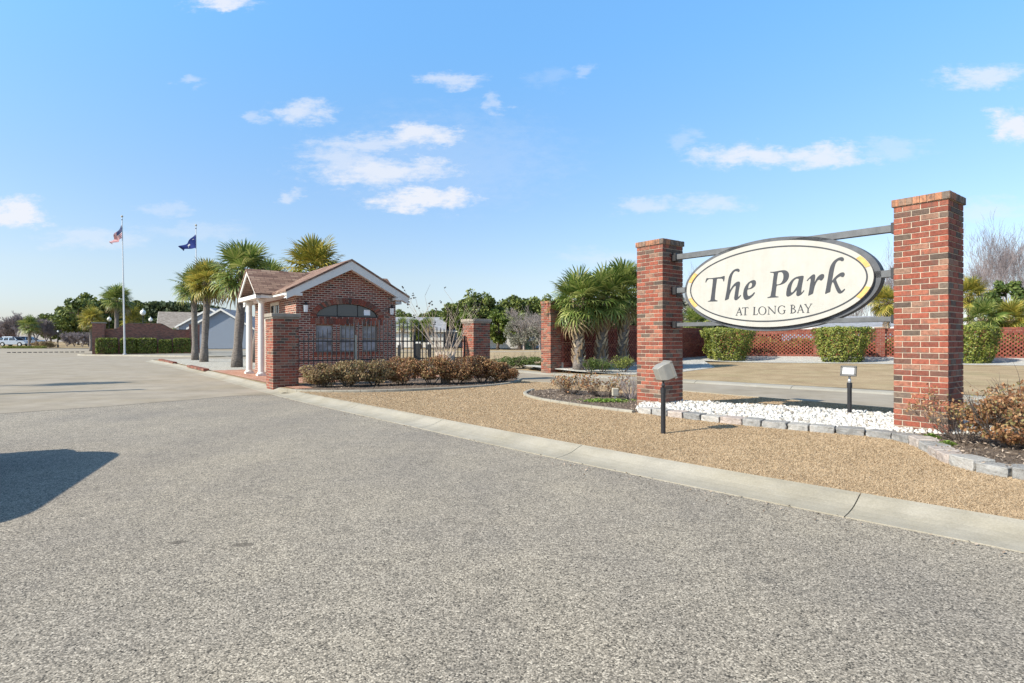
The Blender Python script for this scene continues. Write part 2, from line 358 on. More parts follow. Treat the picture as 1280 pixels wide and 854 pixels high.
a = NM('cream_board'); st_ = a.noise(a.pos((9, 9, .9)), 1.3, 5, .65); M['cream'] = a.out(a.mix(1.0, a.ramp(st_, [(.30, (.385,.368,.325)), (.6, (.405,.39,.35))]), a.ramp(a.noise(a.pos(), 5, 5, .7), [(.35, .94), (.65, 1.03)]), 'MULTIPLY'), .55, .4)
M['letters'] = plain('sign_lettering', (.035,.038,.045), .5, .4, 0, .15, 8)
M['ochre'] = plain('ochre_fleck', (.62,.36,.12), .5, .3, 0, .25, 14)
M['steel'] = plain('weathered_grey_steel', (.085,.09,.10), .6, .4, .2, .3, 7)
M['steel_lt'] = plain('pale_grey_steel', (.11,.115,.12), .6, .4, .2, .25, 7)
M['black'] = plain('black_metal', (.018,.018,.02), .45, .5, 0, .3, 8)
M['picket'] = plain('picket_black_gloss', (.03,.03,.032), .38, 1.0, .3)
M['black2'] = plain('black_plastic', (.03,.03,.03), .7, .3, 0, .2, 8)
M['alu'] = plain('silver_pole', (.55,.56,.57), .4, .5, .6, .08, 5)
M['capstone'] = plain('cast_stone', (.29,.25,.205), .85, .2, 0, .25, 6, .003)
M['housing'] = plain('pale_grey_housing', (.25,.24,.215), .55, .4, 0, .08, 20)
M['housing_dk'] = plain('dusty_lamp_glass', (.10,.11,.14), .3, .5, 0, .4, 10)
M['lampface'] = plain('pale_lamp_glass', (.85,.87,.87), .3, .5, 0, .05, 8)
M['glass_d'] = NM('dark_glass').out((.03,.035,.045), .08, .8)
a = NM('curtain_reflection_glass'); M['glass'] = a.out(a.ramp(a.noise(a.pos((1,1,2.2)), 2.2, 3, .5), [(.35, (.07,.085,.11)), (.65, (.24,.28,.33))]), .08, 1.0)  # pane colour mottled to stand for reflections over the curtains
M['globe'] = NM('white_globe').out((.8,.8,.76), .3, .5)
M['tan'] = plain('tan_metal', (.42,.38,.30), .6, .3)
M['green_box'] = plain('green_box', (.05,.10,.08), .6)
M['vent'] = plain('beige_frame', (.55,.52,.45), .6)
a = NM('cut_stone'); v = a.pos(); r = a.n('ShaderNodeObjectInfo').outputs['Random']
c = a.ramp(r, [(0, (.24,.235,.225)), (.4, (.33,.32,.30)), (.7, (.42,.40,.365)), (1, (.42,.345,.30))]); c = a.mix(1.0, c, a.ramp(a.noise(v, 14, 6, .75), [(.3, .65), (.7, 1.2)]), 'MULTIPLY')
c = a.mix(a.ramp(a.noise(v, 5, 4), [(.55, 0.0), (.75, .5)]), c, (.50, .46, .42)); a.bump(a.noise(v, 25, 5, .7), .02, .9); M['stone'] = a.out(c, .9, .2)
# bark
a = NM('palm_bark'); v = a.pos((6, 6, 22)); n1 = a.noise(v, 1.3, 4, .7); M['palmbark'] = a.out(a.ramp(n1, [(.3, (.10,.085,.075)), (.5, (.20,.175,.155)), (.7, (.31,.27,.235))]), .95, .1); a.bump(n1, .06, 1)
a = NM('palm_boot'); r = a.n('ShaderNodeNewGeometry').outputs['Random Per Island']; M['boot'] = a.out(a.ramp(r, [(0, (.13,.09,.06)), (.5, (.30,.22,.14)), (1, (.48,.39,.27))]), .9, .1)
M['bark'] = plain('brown_bark', (.14,.11,.09), .95, .1, 0, .3, 5, .01)
M['bark_grey'] = plain('grey_bark', (.27,.235,.215), .95, .1, 0, .25, 5)
M['bark_myrtle'] = plain('tan_smooth_bark', (.36,.29,.23), .8, .2, 0, .25, 8)
M['twig'] = plain('bare_twigs', (.24,.205,.205), .95, .1, 0, .2, 2)
M['frond'] = leafmat('palm_fronds', [(0, (.03,.055,.012)), (.28, (.09,.145,.03)), (.55, (.20,.255,.06)), (.82, (.38,.39,.13)), (1, (.54,.47,.20))], .45, .3)
M['frond_y'] = leafmat('yellowing_fronds', [(0, (.06,.08,.016)), (.3, (.18,.19,.035)), (.6, (.36,.32,.06)), (.85, (.52,.40,.09)), (1, (.54,.42,.16))], .45, .35)
M['frond_dead'] = leafmat('dead_fronds', [(0, (.16,.11,.06)), (.6, (.30,.22,.12)), (1, (.42,.33,.2))], .8, .2)
M['brownleaf'] = leafmat('russet_leaves', [(0, (.09,.045,.025)), (.2, (.19,.085,.04)), (.45, (.33,.16,.075)), (.68, (.42,.26,.13)), (.82, (.24,.21,.08)), (1, (.11,.135,.05))], .6, .25)
M['duskleaf'] = leafmat('mixed_shrub_leaves', [(0, (.10,.055,.03)), (.25, (.24,.14,.07)), (.5, (.36,.25,.13)), (.75, (.30,.26,.12)), (1, (.16,.17,.07))], .6, .25)
M['hedge'] = leafmat('hedge_leaves', [(0, (.03,.05,.012)), (.3, (.09,.125,.022)), (.6, (.22,.25,.05)), (1, (.44,.43,.12))], .5, .25)
M['topiary'] = leafmat('topiary_leaves', [(0, (.03,.05,.010)), (.3, (.10,.135,.022)), (.65, (.23,.255,.045)), (1, (.42,.38,.09))], .5, .3)
M['greenleaf'] = leafmat('green_shrub_leaves', [(0, (.04,.075,.02)), (.5, (.10,.15,.035)), (1, (.22,.26,.07))], .5, .3)
M['brightleaf'] = leafmat('bright_green_leaves', [(0, (.08,.15,.02)), (.5, (.17,.27,.04)), (1, (.30,.38,.09))], .5, .3)
M['pine'] = leafmat('pine_needles', [(0, (.04,.062,.02)), (.4, (.10,.14,.036)), (.8, (.22,.245,.055)), (1, (.33,.33,.09))], .6, .2)
M['pine_far'] = leafmat('far_pine_needles', [(0, (.035,.055,.03)), (.5, (.07,.10,.045)), (1, (.13,.16,.07))], .7, .2)
M['oak'] = leafmat('yellow_green_leaves', [(0, (.05,.08,.015)), (.5, (.14,.19,.035)), (1, (.25,.28,.07))], .5, .3)
M['sage'] = leafmat('sage_leaves', [(0, (.13,.13,.10)), (.5, (.22,.22,.165)), (1, (.32,.31,.25))], .7, .25)
M['seed'] = plain('seed_heads', (.05,.045,.04), .9, .1)
M['carpaint'] = plain('silver_blue_paint', (.42,.48,.56), .25, .6, .5, .03, 1)
M['carwhite'] = plain('white_car_paint', (.75,.75,.75), .3, .6, 0, .03, 1)
M['tyre'] = plain('tyre_rubber', (.02,.02,.02), .8, .2)

# ------------------------------------------------------------------ 2D geometry for the ground
def smooth_path(pts, it=2):
    pts = [Vector(p[:2]) for p in pts]
    for _ in range(it):
        q = [pts[0]]
        for i in range(len(pts)-1): q += [pts[i]*.75+pts[i+1]*.25, pts[i]*.25+pts[i+1]*.75]
        q.append(pts[-1]); pts = q
    return pts
def resample(pts, step):
    out = [pts[0].copy()]; need = step
    for i in range(len(pts)-1):
        a_, b_ = pts[i], pts[i+1]; L = (b_-a_).length; t = 0
        while L-t >= need: t += need; out.append(a_+(b_-a_)*(t/L)); need = step
        need -= (L-t)
    return out
def offset(pts, d):
    out = []
    for i, p in enumerate(pts):
        t = (pts[min(i+1, len(pts)-1)]-pts[max(i-1, 0)]).normalized(); out.append(p+Vector((t.y, -t.x))*d)   # right side
    return out
def sheet(name, poly, mat, zf, step=None, uv=False, kind='structure', label=None, cat=None):
    poly = [Vector(p[:2]) for p in poly]; n = len(poly); pts = list(poly)
    if step:
        xs = [p.x for p in poly]; ys = [p.y for p in poly]; x = min(xs)
        from itertools import product
        import numpy as _n
        for gx_ in _n.arange(min(xs)+step/2, max(xs), step):
            for gy_ in _n.arange(min(ys)+step/2, max(ys), step):
                ins = False; j = n-1
                for i in range(n):
                    pi, pj = poly[i], poly[j]
                    if (pi.y > gy_) != (pj.y > gy_) and gx_ < (pj.x-pi.x)*(gy_-pi.y)/(pj.y-pi.y)+pi.x: ins = not ins
                    j = i
                if ins: pts.append(Vector((gx_, gy_)))
    vs, es, fs, *_ = geometry.delaunay_2d_cdt(pts, [], [list(range(n))], 1, 1e-5)
    V = [(v_.x, v_.y, zf(v_.x, v_.y)) for v_ in vs]
    fs = [tuple(f) for f in fs]
    ff = []
    for f in fs:
        a_, b_, c_ = (vs[i] for i in f[:3]); cr = (b_.x-a_.x)*(c_.y-a_.y)-(b_.y-a_.y)*(c_.x-a_.x)
        ff.append(f if cr > 0 else f[::-1])
    o = mesh_np(name, V, ff, mat, uv=uv); tag(o, label, cat, None, kind); return o
def ribbon(name, path, prof, mat, seglen=3.0, gapw=.012, side=1, sub=.5, zf=None, label=None):
    """concrete kerb laid as separate pours along a path; prof = [(d, z)] outward"""
    mb = MB(); pts = resample(path, sub); per = max(1, int(seglen/sub)); n = len(pts)
    nor = [(offset(pts, 1.0)[i]-pts[i])*side for i in range(n)] if False else None
    off = offset(pts, 1.0); nor = [(off[i]-pts[i])*side for i in range(n)]
    i = 0
    while i < n-1:
        j = min(i+per, n-1); idx = list(range(i, j+1)); vs = []; k = len(prof)
        for q, t in enumerate(idx):
            p = pts[t].copy()
            if q == 0 and t > 0: p += (pts[t+1]-pts[t]).normalized()*gapw/2
            if q == len(idx)-1 and t < n-1: p -= (pts[t]-pts[t-1]).normalized()*gapw/2
            z0 = zf(p.x, p.y) if zf else 0
            for (d, z) in prof: w_ = p+nor[t]*d; vs.append((w_.x, w_.y, z+z0))
        fs = []
        for q in range(len(idx)-1):
            for e in range(k): fs.append((q*k+e, q*k+(e+1) % k, (q+1)*k+(e+1) % k, (q+1)*k+e))
        fs += [tuple(range(k)), tuple(range((len(idx)-1)*k, len(idx)*k))]
        mb.add(vs, fs); i = j
    o = mb.build(name, mat); tag(o, label, None, None, 'structure'); return o

KP = [(8.6,-2.3),(3.28,3.65),(2.12,4.78),(0,7.11),(-1.83,9.3),(-4.0,11.85),(-6.0,14.3),(-9.2,18.6),(-13,23.6),(-19.4,31.9),(-24.2,37.6),(-25.4,39.3),(-24.6,40.6),(-21,41),(-16,39.5),
      (-12.5,35.7),(-7.7,29.3),(-2.9,22.9),(-.6,19.8),(.9,18.2),(2.4,17.2),(4.4,15.2),(6.3,12.6),(8.5,9.7),(12,5),(17,-1)]
KPS = smooth_path(KP, 2)
FP = [R(62,15.3),R(30,15.4),(0,25.3),(1.76,22.3),(3.97,20.3),(5.7,18.6),(7.6,16.5),(9.6,14.3),(10.6,13.1),(14,9),(22,-1),(26,-6)]
FPS = smooth_path(FP, 2)
# ground, roads
g_n = 60
xs = np.concatenate([np.linspace(-900, -160, 8), np.linspace(-140, 140, 57), np.linspace(160, 900, 8)])
ys = np.concatenate([[-60, -30, 0], np.linspace(10, 160, 31), np.linspace(180, 1600, 10)])
V = [(x, y, rise(y)-.06) for y in ys for x in xs]; nx = len(xs)
Fq = np.array([(j*nx+i, j*nx+i+1, (j+1)*nx+i+1, (j+1)*nx+i) for j in range(len(ys)-1) for i in range(nx-1)])
tag(mesh_np('ground', V, Fq, M['field']), None, None, None, 'structure')
mb = MB(); mb.add([(-26,-20,0),(16,-20,0),(16,16,0),(-26,16,0)], [(0,1,2,3)]); tag(mb.build('asphalt_road', M['asphalt']), kind='structure')
sheet('concrete_road', [(-40,-20),(-20,-6),(-9.6,10.6),(-8.47,11.75),(-7.5,13.1),(-6.9,14.1),(-6.0,14.35),(-5.5,13.9),(-3,13),(6,7),(14,-12),(44,-12),(30,30),(-5,70),(-22,84),(-150,84),(-150,-20)],
      M['road_conc'], lambda x, y: rise(y)+.004, 5.0)
mb = MB()
for a_ in (17.5, 23.5, 29.5, 35.5, 41.5, 47.5): mb.add([R(a_, 3.7, .009), R(a_+.02, 3.7, .009), R(a_+.02, -26, .009), R(a_, -26, .009)], [(0, 3, 2, 1)])
for b_ in (): mb.add([R(12, b_, .0095), R(12, b_-.02, .0095), R(52, b_-.02, .0095), R(52, b_, .0095)], [(0, 1, 2, 3)])
M['joint'] = plain('joint_sealant', (.22,.195,.165), .9); tag(mb.build('road_joints', M['joint'], None), kind='structure')
# median and front lawn
inner = offset(KPS, .44)
def zl(x, y): return .10+.015*math.sin(x*.9+y*.5)
def zlawn(x, y):
    return .080+.012*(1+math.sin(x*.9+y*.5))
sheet('front_lawn', inner, M['lawn'], zlawn, .8)
PROF = [(0,.008),(.10,.013),(.19,.024),(.27,.042),(.34,.066),(.40,.088),(.46,.104),(.46,-.03),(0,-.03)]
ribbon('kerb', KPS, PROF, M['kerb'], 3.0, .009)
# far side of the exit lane
wallA = Vector(D(885, 29.6)[:2]); wB0 = Vector(D(943, 33)[:2]); wB1 = Vector(D(1232, 27.9)[:2])
wdir = (wB1-wB0).normalized(); wall0 = wB0-wdir*2.6; wall1 = wB1+wdir*9
def zB(x, y):
    n_ = N.x*x+N.y*y; return max(rise(y), 0)+.085+max(0, min(.30, .016*(n_-15.8)))
outer = offset(FPS, -.30)
sheet('back_lawn', outer+[Vector((60,-6)), Vector((60,60)), Vector((-20,62))], M['field'], zB, 2.0)
ribbon('kerb_lane', FPS, [(0,.008),(.05,.05),(.16,.085),(.30,.09),(.30,-.03),(0,-.03)], M['lane'], 3.0, .014, side=-1)
# ------------------------------------------------------------------ plants
def rng(seed): return np.random.default_rng(seed)
def leaf_quads(C, size, r, up=0.0, asp=.55, nrm=None):
    n = len(C); d = r.normal(size=(n, 3))
    if nrm is not None: d = d*.6+nrm
    d[:, 2] += up; d /= np.linalg.norm(d, axis=1)[:, None]
    t = r.normal(size=(n, 3)); t -= (t*d).sum(1)[:, None]*d; t /= np.linalg.norm(t, axis=1)[:, None]; b = np.cross(d, t)
    s = (size*r.uniform(.6, 1.3, n))[:, None]
    V = np.stack([C-t*s, C+b*s*asp, C+t*s, C-b*s*asp], 1).reshape(-1, 3)
    return V, np.arange(n*4).reshape(n, 4)
def clump_points(r, n, k, rad, clump, shell=.5, flat=None):
    """n points in k clumps spread in an ellipsoid rad (unit centre 0)"""
    out = []
    d = r.normal(size=(k, 3)); d /= np.linalg.norm(d, axis=1)[:, None]
    c = d*(r.uniform(shell, 1, k)**.5)[:, None]*np.array(rad)*(1-clump*.6)
    for i in range(k):
        e = r.normal(size=(n//k, 3)); e /= np.linalg.norm(e, axis=1)[:, None]
        e *= r.uniform(.35, 1, n//k)[:, None]**.5; out.append(c[i]+e*np.array(rad)*clump*r.uniform(.7, 1.3))
    return np.concatenate(out)
RMIN = [.0025]
def branches(mb, p, d, L, r0, depth, rnd, seg=4, spread=.6, up=.15, nchild=(2, 3), m=0, ends=None):
    r0 = max(r0, RMIN[0])
    n = 3; pts = [p]; rr = [r0]; q = Vector(p); dd = Vector(d).normalized()
    for i in range(n):
        dd = (dd+Vector((rnd.uniform(-1,1), rnd.uniform(-1,1), rnd.uniform(-.4,1)))*.12).normalized(); q = q+dd*L/n; pts.append(q.copy()); rr.append(r0*(1-.45*(i+1)/n))
    mb.tube(pts, rr, seg if depth > 1 else 3, m, cap=False)
    if depth <= 0:
        if ends is not None: ends.append(q.copy())
        return
    for i in range(rnd.randint(*nchild)+ (1 if depth > 2 else 0)):
        ax = Vector((rnd.uniform(-1,1), rnd.uniform(-1,1), rnd.uniform(-.2,.8)+up)).normalized()
        nd = (dd*(1-spread*.5)+ax*spread).normalized(); k = rnd.choice([1, 2, 3, 3]); st = pts[k]
        branches(mb, st, nd, L*rnd.uniform(.6,.85), rr[k]*.65, depth-1, rnd, seg, spread, up, nchild, m, ends)
SR = [0]
def shrub(name, loc, rad, mat, n, size, label, cat='shrub', group=None, k=14, clump=.38, stems=True, cut=None, zc=None, seed=None, twig='bark', ud=None):
    """ loc = base point; rad = (rx, ry, h) with h the full height"""
    SR[0] += 1; r = rng(seed or SR[0]*7+3); rnd = random.Random(SR[0])
    root = empty(name, loc, label, cat, group)
    h = rad[2]; c = clump_points(r, n, k, (rad[0], rad[1], h/2), clump, .3); c[:, 2] += h*.54
    c = c[c[:, 2] > .02]
    if cut: c = cut(c, r)
    V, Fq = leaf_quads(c, size, r, .35); mesh_np('foliage', V, Fq, mat, root, local=True)
    if stems:
        mb = MB()
        for i in range(7):
            t = rnd.uniform(0, 6.28); d = Vector((math.cos(t)*rad[0], math.sin(t)*rad[1], h*.9))
            branches(mb, Vector((math.cos(t)*.08, math.sin(t)*.08, 0)), d, d.length*.5, .012+.008*h, 2, rnd, 3, .5)
        mb.build('stems', M[twig], root, local=True, fixn=False)
    return root

def palm_frond(r, L=.85, nseg=18, droop=.5):
    """costapalmate leaf in local x (outward), returns V,F (quads) - petiole + fan"""
    V = []; Fq = []
    pet = .75*r.uniform(.8, 1.2)*L/.85; b = 0
    w_ = .014
    V += [(0,-w_,0),(0,w_,0),(pet,w_*.7,0.03),(pet,-w_*.7,.03)]; Fq.append((0,1,2,3)); V += [(0,0,-.02),(pet,0,.0),(pet,0.0,.05),(0,0,.02)]; Fq.append((4,5,6,7))
    for i in range(nseg):
        a_ = (i/(nseg-1)-.5)*2; ang = a_*2.15; ll = L*(1-.28*abs(a_)**2)*r.uniform(.88, 1.08); ww = .070*L/.85
        ca, sa = math.cos(ang), math.sin(ang); ox = pet+.22*L*(1-abs(a_))
        dz1 = .10*abs(a_); dr = droop*r.uniform(.7, 1.3)
        p0 = np.array([pet+(ox-pet)*.4, 0, .03]); d = np.array([ca, sa, 0.0]); t = np.array([-sa, ca, 0])
        p1 = p0+d*ll*.5+np.array([0, 0, dz1-.03*dr*ll]); p2 = p0+d*ll*.8+np.array([0, 0, dz1-.16*dr*ll]); p3 = p0+d*ll+np.array([0, 0, dz1-.48*dr*ll])
        b = len(V); V += [p0-t*.006, p0+t*.006, p1+t*ww*.55+[0,0,.012], p1-t*ww*.55, p2+t*ww*.38, p2-t*ww*.38+[0,0,.01], p3+t*.004, p3-t*.004]
        Fq += [(b, b+1, b+2, b+3), (b+3, b+2, b+4, b+5), (b+5, b+4, b+6, b+7)]
    return np.array(V, dtype=float), np.array(Fq)
def palm(loc, height, crown, label, group=None, seed=1, lean=(0, 0), trunk_r=.2, boots=.25, nf=56, mat='frond', nseg=18, low=-.75):
    """height = crown centre height; crown = crown radius"""
    r = rng(seed); root = empty('palm_tree', loc, label, 'palm tree', group)
    top = Vector((lean[0], lean[1], height)); mb = MB(); pts = []; rr = []
    for i in range(9):
        t = i/8; pts.append(Vector((lean[0]*t**1.3, lean[1]*t**1.3, height*t-.05))); rr.append(trunk_r*(1.18-.3*min(1, t*4) + .06*math.sin(i*2.1)))
    mb.tube(pts, rr, 12); mb.build('trunk', M['palmbark'], root, local=True, smooth=True)
    # old leaf bases, criss-crossing
    mb = MB(); nb = int(height*boots*26)
    for i in range(nb):
        z = height*(1-boots)+height*boots*(i/nb); t = z/height; a_ = i*2.399; rad_ = trunk_r*.85
        c = Vector((lean[0]*t**1.3, lean[1]*t**1.3, z)); o = Vector((math.cos(a_), math.sin(a_), 0)); s_ = Vector((-o.y, o.x, 0)); sg = 1 if i % 2 else -1
        p0 = c+o*rad_; L = .26*trunk_r/.2; w2 = .035*trunk_r/.2; tip = p0+o*(.10*trunk_r/.2)+Vector((0, 0, L))+s_*sg*.09
        mb.hexa([p0-s_*w2*1.6-o*.03, p0+s_*w2*1.6-o*.03, p0+s_*w2*1.4+o*.03, p0-s_*w2*1.4+o*.03, tip-s_*w2*.6-o*.015, tip+s_*w2*.6-o*.015, tip+s_*w2*.5+o*.012, tip-s_*w2*.5+o*.012])
    mb.build('leaf_bases', M['boot'], root, local=True, fixn=False)
    VV = []; FF = []; b = 0; s = crown/1.75; VD = []; FD = []; bd = 0
    for i in range(nf):
        t = (i+.5)/nf; el = math.radians(84)*(1-t)+low*1.0*t*1.2; az = i*2.399+r.uniform(-.25, .25)
        V, Fq = palm_frond(r, .85, nseg, .15+.75*t); V = V*s*r.uniform(.85, 1.1)
        roll = r.uniform(-.5, .5); cr, sr = math.cos(roll), math.sin(roll); V = V @ np.array([[1,0,0],[0,cr,-sr],[0,sr,cr]]).T
        el2 = el; ce, se = math.cos(el2), math.sin(el2); V = V @ np.array([[ce,0,-se],[0,1,0],[se,0,ce]]).T
        ca, sa = math.cos(az), math.sin(az); V = V @ np.array([[ca,-sa,0],[sa,ca,0],[0,0,1]]).T
        V += np.array([top.x, top.y, top.z-.12+.15*(1-t)])
        if el < -.95 or (i > nf-4): VD.append(V); FD.append(Fq+bd); bd += len(V)
        else: VV.append(V); FF.append(Fq+b); b += len(V)
    mesh_np('crown', np.concatenate(VV), np.concatenate(FF), M[mat], root, local=True)
    if VD: mesh_np('dead_fronds', np.concatenate(VD), np.concatenate(FD), M['frond_dead'], root, local=True)
    return root
def tree(name, loc, h, rad, mat, label, group=None, seed=1, n=3600, size=.28, k=26, trunk_h=.45, clump=.3, bark='bark', tr=.18, cz=None, shell=.45):
    r = rng(seed); rnd = random.Random(seed); root = empty(name, loc, label, 'tree', group)
    rx, ry, rz = rad; cz = cz if cz is not None else h-rz
    mb = MB(); mb.tube([(0,0,-.1), (rnd.uniform(-.2,.2), 0, h*trunk_h*.5), (rnd.uniform(-.3,.3), rnd.uniform(-.2,.2), h*trunk_h), (0, 0, cz+rz*.5)], [tr*1.2, tr, tr*.8, tr*.25], 7)
    for i in range(9):
        t = rnd.uniform(0, 6.28); z0 = rnd.uniform(h*trunk_h*.8, cz+rz*.3); e = Vector((math.cos(t)*rx*.8, math.sin(t)*ry*.8, cz+rnd.uniform(-.5,.7)*rz))
        s = Vector((0, 0, z0)); mb.tube([s, s.lerp(e, .5)+Vector((0,0,.2)), e], [tr*.4, tr*.25, .02], 4, cap=False)
    mb.build('trunk', M[bark], root, local=True, smooth=True, fixn=False)
    c = clump_points(r, n, k, (rx, ry, rz), clump, shell); c[:, 2] += cz
    V, Fq = leaf_quads(c, size, r, .3, .6); mesh_np("crown", V, Fq, mat if isinstance(mat, bpy.types.Material) else M[mat], root, local=True); return root
def bare_tree(name, loc, h, label, group=None, seed=1, depth=5, spread=.6, tr=.12, mat='twig', nstem=3, th=.3, cat='tree', up=.2):  # trunk then limbs
    RMIN[0] = max(.0025, math.hypot(loc[0], loc[1])*(.00012 if h > 9 else .00017))
    rnd = random.Random(seed); root = empty(name, loc, label, cat, group)
    mb = MB(); t0 = Vector((0, 0, h*th)); mb.tube([(0,0,-.1), (0, 0, h*th*.5), t0], [tr*1.2, tr, tr*.85], 6, cap=False); mb.build('trunk', M[mat], root, local=True, fixn=False)
    mb = MB()
    for i in range(nstem):
        a_ = 6.28*i/nstem+rnd.uniform(-.4, .4); branches(mb, t0-Vector((0,0,.05)), Vector((math.cos(a_)*spread*.6, math.sin(a_)*spread*.6, 1)), h*.30, tr*.7, depth, rnd, 4, spread, up)
    mb.build('branches', M[mat], root, local=True, fixn=False); RMIN[0] = .0025; return root

# ------------------------------------------------------------------ beds, gravel, pavers
wn_ = Vector((wdir.y, -wdir.x)); wn_ = wn_ if wn_.y < 0 else -wn_       # towards the lane
cornerP = wall0.copy(); w1a = Vector((2.05, 23.35)); w1d = (cornerP-w1a).normalized(); w1n = Vector((w1d.y, -w1d.x))
def dwall(x, y):
    p = Vector((x, y)); d2 = (p-wall0).dot(wn_); d1 = (p-w1a).dot(w1n)
    c = []
    if (p-wall0).dot(wdir) > -1: c.append(d2)
    if -1 < (p-w1a).dot(w1d) < (cornerP-w1a).length+.5: c.append(d1)
    return max(0, min(c)) if c else 9
def zgr(x, y):
    d = dwall(x, y); return zB(x, y)+.012+.17*max(0, 1-d/2.4)
bp = [wall1+wn_*4.6, wB0+wn_*4.2, wB0+wn_*4.4-wdir*2.0, Vector((9.0, 25.2)), Vector((6.6, 22.4)), Vector((4.4, 21.4)), Vector((2.8, 22.1)), Vector((1.2, 23.6)), Vector((.5, 25.3)), Vector((.8, 26.6)), w1a, cornerP, wall1]
sheet('gravel_strip', bp, M['wgravel'], zgr, .7)
sheet('gravel_median', [R(27,4.46),R(45,4.4),(-24.6,39.2),(-24.2,39.9),(-21,40.4),(-16.2,39),(-12.8,35.3),R(27,11.1)], M['gravel'], lambda x, y: .118+.03*math.exp(-((x+18)**2+(y-34)**2)/30), .8)
sheet('brick_paving', [R(15.2,4.46),R(27,4.46),R(27,10.4),R(17.3,10.4),R(17.3,4.95),R(15.2,4.95)], M['paver'], lambda x, y: .12, uv=True)
zb = lambda x, y: .118+.02*noise.noise(Vector((x*2, y*2, 0)))
bedA = [P(352,488,.1), P(385,490,.1), P(450,490,.1), P(520,488,.1), P(600,484,.1), P(640,479.5,.1), P(650,474,.1), R(16.4,11.5), R(16.9,11.3), R(17.2,4.95), R(15.3,4.95)]
sheet('mulch_bed', smooth_path(bedA+[bedA[0]], 1)[:-1], M['mulch'], zb, .35)
LB = [P(655,494,.1), P(672,499,.1), P(700,503.5,.1), P(740,509.5,.1), P(800,516.5,.1), (2.75,10.2), (3.1,11.0), P(800,494,.1), P(740,489.5,.1), P(690,487.5,.1), P(662,490,.1)]
sheet('mulch_bed', LB, M['mulch'], zb, .3)
BP = [(2.20,9.98),(2.7,9.3),(3.48,8.4),(4.35,7.66),(4.80,7.38),(4.86,6.95),(4.72,6.5),(4.46,5.9),(4.42,5.45),(4.62,5.1),(5.05,4.93)]
BPS = smooth_path(BP, 2)
RBD = [p+Vector((.03,.1)) for p in BPS if p.y > 7.15]+[Vector((6.3,7.1)), Vector((6.55,8.6)), Vector((5.9,9.25)), Vector((4.6,10.2)), Vector((3.4,10.95)), Vector((2.7,11.2)), Vector((2.3,10.5))]
zr = lambda x, y: .13+.05*min(1, max(0, (Vector((x, y))-Vector((4.35, 7.66))).dot(Vector((.77,.64)))))
sheet('rock_bed', RBD, M['wgravel'], zr, .3)
RMB = [p+Vector((.05,.0)) for p in BPS if p.y <= 7.3]+[Vector((6.6,4.9)), Vector((9.5,5.6)), Vector((9.5,8.2)), Vector((6.6,8.5)), Vector((5.0,7.5))]
sheet('mulch_bed', RMB, M['mulch'], lambda x, y: .17+.03*noise.noise(Vector((x*2, y*2, 0))), .25)
def inside(poly, x, y):
    c = False; j = len(poly)-1
    for i in range(len(poly)):
        a_, b_ = poly[i], poly[j]
        if (a_[1] > y) != (b_[1] > y) and x < (b_[0]-a_[0])*(y-a_[1])/(b_[1]-a_[1])+a_[0]: c = not c
        j = i
    return c
def scatter(poly, n, seed):
    r = random.Random(seed); xs = [p[0] for p in poly]; ys = [p[1] for p in poly]; out = []
    while len(out) < n:
        x, y = r.uniform(min(xs), max(xs)), r.uniform(min(ys), max(ys))
        if inside(poly, x, y): out.append((x, y))
    return out
def rocks(name, poly, n, rmin, rmax, zf, mat, seed, flat=.7):
    bm = bmesh.new(); bmesh.ops.create_icosphere(bm, subdivisions=1, radius=1); bv = np.array([v.co[:] for v in bm.verts]); bf = np.array([[v.index for v in f.verts] for f in bm.faces]); bm.free()
    r = rng(seed); pts = scatter(poly, n, seed); V = []; Fq = []
    for i, (x, y) in enumerate(pts):
        s = r.uniform(rmin, rmax)*np.array([r.uniform(.8,1.5), r.uniform(.7,1.2), flat*r.uniform(.7,1.2)]); v = bv*(1+r.uniform(-.22,.22,(12,1)))*s
        q, _ = np.linalg.qr(r.normal(size=(3,3))) if flat > .5 else (np.eye(3), 0); v = v @ q.T
        V.append(v+[x, y, zf(x, y)+r.uniform(.0, 1.1)*s[2]]); Fq.append(bf+12*i)
    return mesh_np(name, np.concatenate(V), np.concatenate(Fq), mat)
tag(rocks('white_rocks', RBD, 6500, .020, .040, zr, M['rock'], 5), 'loose white landscaping rocks heaped under the oval sign', 'rocks', None, 'stuff')
chips = []
def chipf(poly, n, seed, zf, L=.03):
    r = rng(seed); pts = np.array(scatter(poly, n, seed)); z = np.array([zf(*p) for p in pts])+r.uniform(.0, .02, n)
    return np.column_stack([pts, z])
C = np.concatenate([chipf(LB, 2600, 1, zb), chipf(RMB, 5200, 2, lambda x, y: .18), chipf([p[:2] for p in bedA], 2600, 3, zb)])
Vq, Fq = leaf_quads(C, .024, rng(9), 2.0, .35); tag(mesh_np('mulch_chips', Vq, Fq, M['chip']), 'scattered brown bark chips lying over the planting beds', 'mulch', None, 'stuff')
